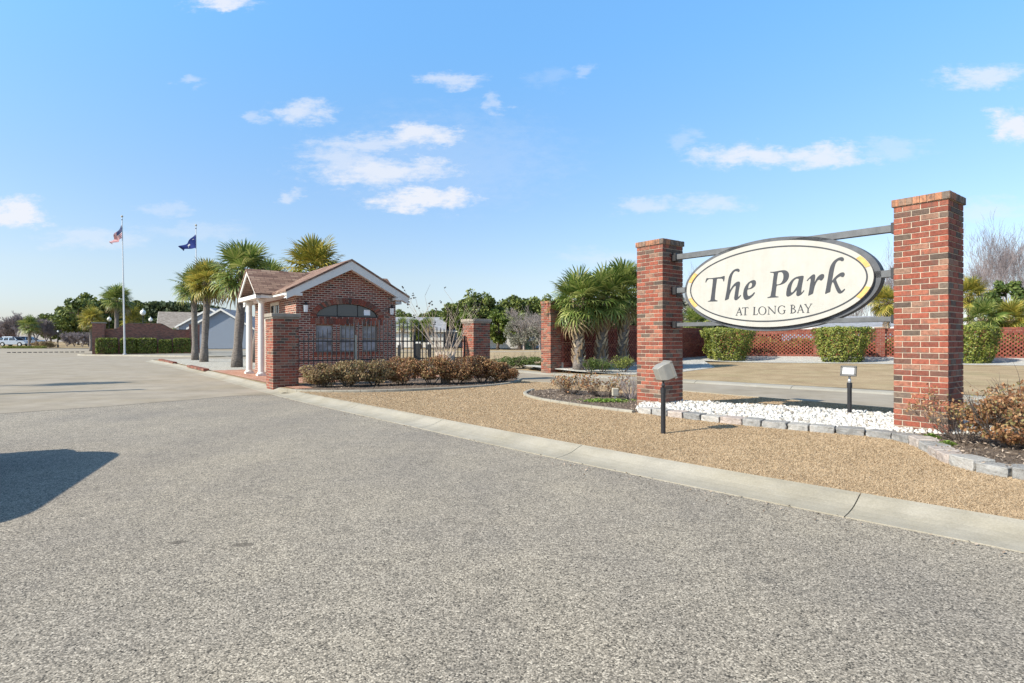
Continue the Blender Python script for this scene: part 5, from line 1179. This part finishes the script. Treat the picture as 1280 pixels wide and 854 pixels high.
def globe_lamp(px, Y, zt, label, s=1.0):
    q = D(px, Y, rise(Y)); root = empty('street_lamp', q, label, 'street lamp', 'globe street lamps'); h = zt-q[2]
    MB().tube([(0,0,-.1),(0,0,.5),(0,0,.52),(0,0,h-.5*s),(0,0,h-.3*s)], [.14,.12,.06,.045,.10], 10).build('post', M['black2'], root, local=True)
    MB().sphere((0,0,h), (.24*s,.24*s,.27*s)).build('globe', M['globe'], root, local=True); MB().tube([(0,0,h+.24*s),(0,0,h+.42*s)], [.06*s,.01], 8).build('finial', M['globe'], root, local=True)
globe_lamp(178.8, 63, 4.55, 'tallest white globe street lamp rising behind the hump of the entrance wall', 1.15)
globe_lamp(188.3, 78, 4.35, 'small white globe lamp just above the hump of the entrance wall')
globe_lamp(136.6, 72, 4.15, 'white globe lamp above the left pier of the entrance wall')
globe_lamp(72.5, 88, 2.9, 'dark slim post lamp at the far kerb between the bare trees', .5)
for i in range(15):
    q = D(11+i*6.6, 63+i*.15, 0); 
    if i == 0: mk = MB().box(-.16,.16,-.08,.08,-.02,.09).build('road_marker', M['black2'], None, local=True, bevel=.02); mk.location = (*q[:2], rise(q[1])+.004); tag(mk, 'small dark raised marker, first from the left across the far road', 'road marker', 'raised markers across the far road')
    else: m2 = mk.copy(); col.objects.link(m2); m2['label'] = 'small dark raised marker, %s from the left across the far road' % ordinal(i); m2.location = (*q[:2], rise(q[1])+.004)

# ------------------------------------------------------------------ vehicles
def car(name, loc, rz, label, paint, group='parked cars', rx=(-1.95,.30), zr_=1.66):
    root = empty(name, loc, label, 'car', group, rz)
    low = [(-2.38,.32),(-2.42,.62),(-2.38,.98),(-2.2,1.06),(1.15,1.04),(1.9,.98),(2.3,.84),(2.42,.62),(2.40,.36),(2.2,.26),(-2.2,.26)]
    # body with wheel arches
    pts = [(2.40,.36),(2.42,.62),(2.3,.84),(1.9,.97),(1.15,1.04),(-2.2,1.06),(-2.38,.98),(-2.42,.62),(-2.38,.30)]
    for wx in (-1.45, 1.45):
        pts += [(wx-.42*math.cos(math.pi*i/8), .30+.42*math.sin(math.pi*i/8)) for i in range(9)]
    mb = MB(); mb.prism(pts, lambda p, k: (p[0], -.92 if k == 0 else .92, p[1])); body = mb.build('body', M[paint], root, local=True, bevel=.04)
    def cab(mb, grow, z1=None, m=0):
        z1 = zr_; b = [(-2.26,1.03),(max(1.15, rx[1]+.45),1.03)]; t = [(rx[0],z1),(rx[1],z1)]; yb, yt = .88+grow, .70+grow
        mb.hexa([(b[0][0]-grow,-yb,b[0][1]),(b[1][0]+grow,-yb,b[1][1]),(b[1][0]+grow,yb,b[1][1]),(b[0][0]-grow,yb,b[0][1]),(t[0][0],-yt,t[0][1]),(t[1][0],-yt,t[1][1]),(t[1][0],yt,t[1][1]),(t[0][0],yt,t[0][1])], m)
    mb = MB(); cab(mb, 0); wo_ = mb.build('windows', M['glass_d'], root, local=True); bv_ = wo_.modifiers.new('round', 'BEVEL'); bv_.width = .26 if zr_ < 1.7 else .40; bv_.segments = 6
    mb = MB(); sh_ = .36 if zr_ > 1.7 else 0; xa_, xb_, q_, yw = rx[0]+.09+sh_, rx[1]-.14-sh_, zr_-.06, .62-sh_*.8; mb.hexa([(xa_,-yw,q_),(xb_,-yw,q_),(xb_,yw,q_),(xa_,yw,q_),(xa_+.16,-yw+.07,q_+.10),(xb_-.16,-yw+.07,q_+.10),(xb_-.16,yw-.07,q_+.10),(xa_+.16,yw-.07,q_+.10)]); ro_ = mb.build('roof', M[paint], root, local=True); bv_ = ro_.modifiers.new('round', 'BEVEL'); bv_.width = .09; bv_.segments = 4
    for s_ in (-1, 1):
        mb = MB()
        for (xb, xt) in () if zr_ > 1.7 else ((-2.20,-2.00), (-1.35,-1.28), (-.42,-.45), (1.06,.46)):
            mb.hexa([(xb-.05,s_*.875,1.03),(xb+.05,s_*.875,1.03),(xb+.05,s_*.905,1.03),(xb-.05,s_*.905,1.03),(xt-.05,s_*.72,1.52),(xt+.05,s_*.72,1.52),(xt+.05,s_*.75,1.52),(xt-.05,s_*.75,1.52)])
        if mb.v: mb.build('pillars', M[paint], root, local=True)
        MB().box(.75,.95,s_*.95-.09,s_*.95+.09,1.02,1.18).build('mirror', M[paint], root, local=True, bevel=.03)
        MB().box(2.28,2.43,s_*.70-.16,s_*.70+.16,.66,.80).build('headlight', M['lampface'], root, local=True, bevel=.02)
        MB().box(-2.44,-2.34,s_*.74-.12,s_*.74+.12,.72,.98).build('tail_light', M['flag_red'], root, local=True, bevel=.02)
        for wx in (-1.45, 1.45):
            wh = MB().tube([(wx, s_*.70, .35), (wx, s_*.92, .35)], .35, 20).build('wheel', M['tyre'], root, local=True); rm = MB().tube([(wx, s_*.90, .35), (wx, s_*.935, .35)], .22, 12).build('rim', M['alu'], None, local=True); rm.parent = wh
    return root
def place(root, loc, rz, label, paint=None, s=1.0):
    r2 = dup(root, loc, rz, label, None, s)
    return r2
c1_ = car('parked_car', (*D(19, 101)[:2], rise(101)), .05, 'silver blue estate car parked at the far left edge', 'carpaint')
car('shadow_van', (-6.62, 3.98, 0), math.radians(-68.8), 'unseen silver blue van added beyond the left edge to cast the large shadow', 'carpaint', 'parked cars', (-1.95, 1.05), 1.80)  # out-of-view van, added and shaped for the shadow it throws on the asphalt
c2_ = car('parked_car', (*D(106, 125)[:2], rise(125)), 2.6, 'small white car far off beyond the end of the road, left of another', 'carwhite')
place(c2_, (*D(116, 118)[:2], rise(118)), 1.9, 'white car far off beside the entrance wall, seen end on')
place(c1_, (*D(38, 112)[:2], rise(112)), .3, 'dark-windowed car half hidden behind the brown shrubs at far left')
# lamp post and palm beyond the left edge, whose shadows cross the concrete
lp = empty('street_lamp', (-17.0, 12.5, 0), 'tall plain pole beyond the left edge, casting the thin straight shadow', 'street lamp')
MB().tube([(0,0,-.1),(0,0,5.6)], [.20,.13], 10).build('post', M['black2'], lp, local=True); MB().sphere((0,0,5.55), (.16,.16,.12)).build('globe', M['globe'], lp, local=True)
palm((-19.0, 15.4, 0), 4.6, 1.0, 'palm beyond the left edge, casting the dark shadow on the concrete', 'palms of the median', 21, (0, 0), .15, .15, 26)

# ------------------------------------------------------------------ far trees and houses
def house(name, px, Y, wd, dp, wh, rh, rz, wall, roof, label, group='houses beyond', front_gable=False, windows=2):
    q = D(px, Y, rise(Y)+.02); root = empty(name, q, label, 'house', group, rz); a_, b_ = wd/2, dp/2
    mb = MB()
    if front_gable:   # gable end faces local -y, ridge along y
        mb.prism([(-a_,0),(a_,0),(a_,wh),(0,wh+rh),(-a_,wh)], lambda p, k: (p[0], -b_ if k == 0 else b_, p[1]))
    else: mb.prism([(-b_,0),(b_,0),(b_,wh),(0,wh+rh),(-b_,wh)], lambda p, k: (a_ if k == 0 else -a_, p[0], p[1]))
    mb.build('wall', M[wall], root, local=True, uv=True)
    rf = MB(); o_ = .4
    for s_ in (-1, 1):
        half, ln = (a_, b_) if front_gable else (b_, a_); k_ = rh/half; e = half+o_; ze = wh-o_*k_
        Q = (lambda x, y, z: (x, y, z)) if front_gable else (lambda x, y, z: (y, x, z))
        rf.hexa([Q(0,-ln-o_,wh+rh+.02), Q(s_*e,-ln-o_,ze+.02), Q(s_*e,ln+o_,ze+.02), Q(0,ln+o_,wh+rh+.02), Q(0,-ln-o_,wh+rh+.16), Q(s_*e,-ln-o_,ze+.14), Q(s_*e,ln+o_,ze+.14), Q(0,ln+o_,wh+rh+.16)])
    ro = rf.build('roof', M[roof], root, local=True, uv=True)
    half, ln = (a_, b_) if front_gable else (b_, a_); k_ = rh/half; e = half+o_; ze = wh-o_*k_
    for f0 in (-ln-o_-.04, ln+o_):
        mb = MB(); Q = (lambda x, y, z: (x, y, z)) if front_gable else (lambda x, y, z: (y, x, z))
        for s_ in (-1, 1): mb.hexa([Q(0,f0,wh+rh-.15), Q(s_*e,f0,ze-.15), Q(s_*e,f0+.04,ze-.15), Q(0,f0+.04,wh+rh-.15), Q(0,f0,wh+rh+.13), Q(s_*e,f0,ze+.11), Q(s_*e,f0+.04,ze+.11), Q(0,f0+.04,wh+rh+.13)])
        mb.build('rake_board', M['white'], root, local=True)
    if not front_gable:
        for s_ in (-1, 1): MB().box(-ln-o_, ln+o_, s_*e-.03, s_*e+.03, ze-.12, ze+.10).build('fascia', M['white'], root, local=True)
    for i in range(windows):
        x = -a_+wd*(i+.5)/windows; fr = MB().box(x-.6, x+.6, -b_-.06, -b_-.0, .9, 2.1).build('window_frame', M['white'], root, local=True); pn = MB().box(x-.52, x+.52, -b_-.075, -b_-.062, .98, 2.02).build('pane', M['glass_d'], None, local=True); pn.parent = fr
    return root
house('house', 292, 84, 8.2, 9, 3.0, 2.5, .12, 'siding', 'grey_shingle', 'blue grey sided house with white gable trim behind the palms', front_gable=True, windows=0)
house('house', 276, 90, 9, 8, 3.3, 2.6, .12, 'siding', 'grey_shingle', 'house with pale grey roof joined behind the blue grey gable', front_gable=True, windows=0)
house('house', 236, 92, 7.5, 9, 3.0, 2.5, .5, 'brickdark', 'tan_shingle', 'brick house with tan hipped roof behind the right pier of the entrance wall', windows=1)
house('house', 512, 92, 11, 9, 2.7, 2.0, .1, 'white', 'grey_shingle', 'long white house with grey roof seen left in the gap through the fence')
house('house', 553, 96, 10, 9, 2.7, 2.0, -.15, 'siding', 'grey_shingle', 'grey house seen through the branches of the crape myrtle')
house('house', 624, 86, 5, 9, 2.6, 1.7, .1, 'white', 'grey_shingle', 'white gabled house under the pines right of the fence pier', front_gable=True, windows=1)
house('house', 665, 88, 8, 8, 2.2, 1.6, .0, 'siding', 'grey_shingle', 'low house with blue grey roof just left of the slim brick pillar')
house('house', 1068, 68, 14, 10, 2.8, 1.25, -.25, 'siding', 'grey_shingle', 'low grey roofed house behind the lattice wall left of the right sign pillar', windows=3)
house('house', -14, 140, 7, 8, 4.2, .8, .0, 'brickdark', 'tan_shingle', 'tall brown building at the far left edge of the photo')
q = D(662, 70, rise(70)+.02); root = empty('utility_box', (q[0], q[1], .3), 'dark green utility cabinet on the lawn left of the slim brick pillar', 'utility box'); MB().box(-.6,.6,-.5,.5,-.1,1.0).build('cabinet', M['green_box'], root, local=True, bevel=.03); MB().box(-.64,.64,-.54,.54,1.0,1.08).build('lid', M['green_box'], root, local=True, bevel=.02)
sheet('path', [(-13,57),(12,51.5),(30,50),(30,50.9),(12,52.5),(-13,58)], M['lane'], lambda x, y: zB(x, y)+.04, 2.5)
# pines in the middle
for i, (px, Y, h, rx, mt, lb) in enumerate(((597, 86, 8.6, 3.4, 'pine', 'broad round-topped pine directly behind the right fence pier'), (566, 92, 7.8, 2.3, 'pine', 'smaller dark pine left of the broad round-topped one'), (640, 88, 8.0, 2.9, 'pine', 'dark pine above the white gabled house'),
        (668, 90, 7.9, 2.9, 'pine', 'dark pine nearest the slim brick pillar on its left'), (700, 92, 8.2, 3.2, 'pine', 'pine behind the crown of the left stout palm'), (742, 94, 7.6, 3.4, 'pine', 'pine behind the middle stout palm'), (545, 104, 7.0, 3.0, 'pine', 'distant pine behind the crape myrtle'), (507, 108, 7.2, 2.6, 'pine', 'distant pine right of the guardhouse eave'),
        (622, 78, 5.4, 2.2, 'oak', 'yellow green tree between the two darker pines'), (650, 76, 4.8, 2.2, 'oak', 'low yellow green tree before the dark pine'), (583, 80, 5.2, 2.0, 'oak', 'yellow green tree just left of the right fence pier'), (526, 84, 4.6, 1.7, 'oak', 'small green tree over the white house in the gap'),
        (617, 96, 8.4, 3.2, 'pine', 'pine filling the gap right of the broad round-topped one'), (654, 98, 8.6, 3.0, 'pine', 'taller pine between the two dark pines by the slim pillar'), (580, 100, 7.6, 2.8, 'pine', 'pine just left of the broad round-topped one'), (682, 97, 8.6, 3.0, 'pine', 'pine touching the top of the slim brick pillar'), (534, 110, 6.6, 3.0, 'pine', 'low distant pine left of the crape myrtle'))):
    q = D(px, Y, rise(Y)); tree('pine_tree' if mt == 'pine' else 'leafy_tree', q, h, (rx, rx, h*(.40 if mt == 'pine' else .42)), M[mt], lb, 'trees across the field', 60+i, 5200, .24, 34, .4, .27)
bare_tree('bare_tree', D(655, 68, rise(68)+.1), 5.0, 'grey bare-limbed tree on the field, nearer the white gabled house', 'bare trees on the field', 3, 5, .85, .16, 'bark_grey', 4, .2)
bare_tree('bare_tree', D(675, 66, rise(66)+.1), 4.2, 'grey bare-limbed tree half behind the slim brick pillar', 'bare trees on the field', 4, 5, .85, .14, 'bark_grey', 4, .2)
for i, (px, Y, w_, h) in enumerate(((646, 69, 1.7, 3.6), (668, 67, 1.9, 3.3), (684, 68, 1.7, 3.5))):
    shrub('silvery_shrub', D(px, Y, rise(Y)+.1), (w_, w_, h), M['sage'], 2600, .10, 'silvery grey bush under the pines, %s of three' % ('leftmost', 'middle', 'rightmost')[i], 'shrub', 'silvery bushes on the field', 22, .3)
for i, (px, Y) in enumerate(((503, 78), (517, 82), (535, 80))):
    palm(D(px, Y, rise(Y)), 3.3, 1.5, 'small distant palm right of the guardhouse, %s of three' % ('leftmost', 'middle', 'rightmost')[i], 'small distant palms', 70+i, (0, 0), .2, .3, 26, 'frond', 14)
# left side
for i, (px, Y, h, rx, lb) in enumerate(((88, 120, 8.3, 3.6, 'dark pine at the left end of the far grove'), (98, 112, 9.6, 4.0, 'dark pine second in the far grove'), (112, 116, 10.2, 4.0, 'dark pine behind the yellow green palm'), (133, 118, 10.4, 4.0, 'dark pine behind the tall palm, left'), (160, 120, 9.6, 4.4, 'dark pine behind the tall palm, right'),
        (64, 140, 7.6, 3.4, 'bluish distant pine right of the bare trees'), (72, 150, 6.2, 2.6, 'lowest distant pine beside the slim lamp'))):
    q = D(px, Y, rise(Y)); tree('pine_tree', q, h, (rx, rx, h*.42), M['pine'], lb, 'pines of the left grove', 80+i, 4200, .34, 30, .35, .3)
palm(D(146, 66, .1), 6.0, 2.15, 'tall palm with bare trunk rising behind the left end of the entrance wall', 'palms behind the entrance wall', 31, (0, 0), .24, .15, 44, 'frond', 18)
palm(D(114, 70, .1), 3.9, 1.9, 'yellow green palm left of the entrance wall', 'palms behind the entrance wall', 32, (0, 0), .2, .3, 40, 'frond_y', 18)
palm(D(166, 68, .1), 3.7, 1.9, 'low yellow green palm behind the hump of the entrance wall', 'palms behind the entrance wall', 33, (0, 0), .2, .3, 40, 'frond_y', 18)
palm(D(37, 92, .4), 3.4, 2.0, 'dark palm among the bare trees at far left', 'palms behind the entrance wall', 34, (0, 0), .25, .3, 40, 'frond', 18)
for i, (px, Y, w_, h) in enumerate(((200, 64, 2.0, 2.9), (209, 63.4, 1.5, 2.6), (218, 63.2, 1.6, 2.5), (190, 64.5, 1.5, 2.9))):
    shrub('shrub', (*D(px, Y)[:2], .1), (w_, .9, h), M['oak'], 2000, .09, 'yellow green shrub cresting the entrance wall, %s of four' % ('third from right', 'second from right', 'rightmost', 'leftmost')[i], 'shrub', 'shrubs behind the entrance wall', 18, .3)
for i, (px, Y, h, lb) in enumerate(((22, 104, 6.4, 'tallest purplish bare tree at far left, behind the silver car'), (45, 106, 5.6, 'bare tree right of the dark palm at far left'), (58, 108, 5.2, 'bare tree right of the others at far left, low and wide'), (10, 110, 5.2, 'small bare tree behind the tail of the silver car'))):
    bare_tree('bare_tree', D(px, Y, rise(Y)), h*.86, lb, 'bare trees at far left', 90+i, 6, .8, .13, 'twig', 4, .2)
for i, (px, Y, h) in enumerate(((84, 96, 2.9), (93, 94, 3.1), (103, 92, 3.0), (111, 95, 2.8))):
    bare_tree('bare_shrub', D(px, Y, rise(Y)), h*.95, 'rounded reddish bare shrub before the dark grove, %s from left' % ordinal(i), 'bare shrubs before the grove', 96+i, 5, 1.0, .05, 'twig', 7, .05, 'shrub')
for i, (px, Y, w_, h) in enumerate(((48, 88, 1.1, 1.1), (56, 87, .9, 1.0), (64, 88, .9, 1.0))):
    shrub('brown_shrub', D(px, Y, rise(Y)), (w_, .8, h), M['duskleaf'], 1200, .07, 'round brown shrub on the far kerb, %s of three' % ('leftmost', 'middle', 'rightmost')[i], 'shrub', 'brown shrubs on the far kerb', 14, .35)
r = rng(500); q = D(30, 84, rise(84)); n = 3500; C = np.column_stack([q[0]+r.uniform(-3.2, 3.2, n), q[1]+r.uniform(-.4, .4, n), q[2]+r.uniform(0, .38, n)]); V, Fq = leaf_quads(C, .06, r, .3); root = empty('low_hedge', q, 'low yellow green hedge strip along the far kerb under the silver car', 'hedge'); mesh_np('foliage', V, Fq, M['topiary'], root)
sheet('verge', [(-150,85.5),(-52,85.5),(-46,84),(-44,86),(-60,150),(-150,150)], M['field'], lambda x, y: rise(y)+.06, 8)
# ridge of woods beyond: a mass nobody could count
def woods(name, x0, x1, Y, ybase, tops, n, size, mat, label, seed):
    r = rng(seed); u_ = r.uniform(0, 1, n); px = x0+(x1-x0)*u_; top = np.interp(px, [t[0] for t in tops], [t[1] for t in tops]); top = top+np.array([noise.noise(Vector((p*.35, 0, seed)))*3.2+noise.noise(Vector((p*.12, 5, seed)))*3 for p in px])
    v = r.uniform(0, 1, n)**.75; yy_ = Y+r.uniform(-9, 9, n); ztop = HC+(427-top)/F*Y; z0 = rise(Y)
    C = np.column_stack([(px-640)/F*Y, yy_, z0+(ztop-z0)*v]); V, Fq = leaf_quads(C, size, r, .35, .7); o = mesh_np(name, V, Fq, M[mat]); return tag(o, label, 'woods', None, 'stuff')
woods('distant_woods', 140, 345, 230, 427, [(140,392),(170,382),(200,380),(240,380),(265,384),(300,396),(345,404)], 26000, .95, 'pine_far', 'dark green ridge of distant pine woods behind the grey house', 1)
woods('distant_woods', 470, 1010, 190, 427, [(470,408),(560,398),(700,392),(860,396),(1010,400)], 30000, .8, 'pine_far', 'low dark tree line far across the field behind the houses', 2)
# right side behind the lattice wall
protos = [bare_tree('bare_tree', D(1238, 66, .1), 12.2, 'tall thin grey bare tree right of the right sign pillar, tallest behind the wall', 'bare trees behind the lattice wall', 201, 5, .42, .12, 'twig', 4, .30),
          bare_tree('bare_tree', D(1262, 72, .1), 12.0, 'grey bare tree above the small green pine at the right edge', 'bare trees behind the lattice wall', 202, 5, .42, .12, 'twig', 4, .35),
          bare_tree('bare_tree', D(1279, 70, .1), 12.4, 'grey bare tree nearest the right edge of the photo', 'bare trees behind the lattice wall', 203, 5, .42, .11, 'twig', 5, .3)]
rnd = random.Random(12)
spots = [(1249,80,1.0,'bare tree behind the gap between the two tallest at right'), (1224,84,.9,'bare tree farther back, just right of the right pillar'), (1109,66,.78,'bare tree between the oval sign and the right pillar, nearest the pillar'), (1098,74,.72,'thin bare tree right of the sign rim, behind a palm'), (1086,78,.62,'bare tree behind the right end of the sign rim'),
         (1070,82,.5,'pale bare tree under the right of the sign, above the grey roof'), (1052,80,.48,'pale bare tree above the middle of the grey roof'), (1036,84,.46,'pale bare tree above the left of the grey roof'), (866,70,.66,'bare tree in the gap right of the left sign pillar'), (880,78,.5,'bare tree hidden mostly by the left end of the sign'), (960,84,.42,'bare tree hidden behind the oval sign'), (1160,70,.8,'bare tree hidden behind the right sign pillar'), (1300,68,.95,'bare tree beyond the right edge')]
for i, (px, Y, s_, lb) in enumerate(spots):
    dup(protos[i % 3], D(px, Y, .2), rnd.uniform(0, 6.28), lb, 'bare trees behind the lattice wall', s_)
q = D(1257, 52, .2); tree('pine_tree', q, 6.9, (1.75, 1.7, 1.75), M['greenleaf'], 'small green pine before the bare trees at the right edge', None, 301, 2600, .16, 22, .5, .28, 'bark', .09, None, .3)
for i, (px, Y, zc, cr, lb, mt) in enumerate(((1213, 45, 5.0, 1.7, 'palm crown just right of the right sign pillar, above the others', 'frond_y'), (1229, 42, 3.0, 1.75, 'low palm behind the third topiary bush', 'frond'), (1262, 42, 2.9, 1.8, 'low palm at the right edge above the lattice wall', 'frond_y'), (1245, 47, 2.5, 1.4, 'dark low palm between the two low palms at right', 'frond'),
        (1108, 44, 4.4, 1.5, 'yellow green palm between the sign and the right pillar', 'frond_y'), (868, 44, 2.7, 1.5, 'palm in the gap between the left pillar and the sign', 'frond'), (1284, 44, 3.2, 1.7, 'palm cut by the right edge of the photo', 'frond'))):
    palm(D(px, Y, .2), zc-.2, cr, lb, 'palms behind the lattice wall', 310+i, (0, 0), .2, .5, 40, mt, 20, -.95)
tree('leafy_tree', D(862, 58, .2), 6.2, (2.0, 2.0, 2.4), M['sage'], 'grey green tree in the gap beside the left sign pillar', None, 330, 1600, .2, 18, .4)

# brush added behind the lattice wall so its openings look dark
def brush(name, A, B, w0, w1, h, n, size, mat, label, seed):
    r = rng(seed); t = r.uniform(0, 1, n); d = (B-A).normalized(); q = Vector((-d.y, d.x)); q = q if q.y > 0 else -q; o = r.uniform(w0, w1, n)
    z = r.uniform(0, 1, n)**.8*h*(.8+.3*np.array([noise.noise(Vector((x*14, 0, seed))) for x in t]))
    C = np.column_stack([A.x+(B.x-A.x)*t+q.x*o, A.y+(B.y-A.y)*t+q.y*o, .15+z]); V, Fq = leaf_quads(C, size, r, .3); return tag(mesh_np(name, V, Fq, M[mat]), label, 'brush', None, 'stuff')
brush('undergrowth', wall0, wall1, .9, 4.5, 1.75, 30000, .10, 'hedge', 'dense brown and green undergrowth added to darken the openings of the openwork brick wall', 5)

# fallen leaves and grit along the gutter
r = rng(808); gp = [p for p in resample(KPS, .05) if 2.6 < p.y < 14.5 and p.x < 4.2]; idx = r.integers(0, len(gp), 420); L3 = []
for i, k_ in enumerate(idx):
    p = gp[k_]; o_ = -abs(r.normal())*.18 if i % 3 else r.uniform(.5, 2.6); L3.append((p.x+N.x*o_, p.y+N.y*o_, .012 if o_ < 0 else zlawn(p.x, p.y)+.02))
Vq, Fq = leaf_quads(np.array(L3), .013, r, 2.5, .6); tag(mesh_np('fallen_leaves', Vq, Fq, M['chip']), 'small brown fallen leaves and grit along the gutter and lawn', 'leaf litter', None, 'stuff')
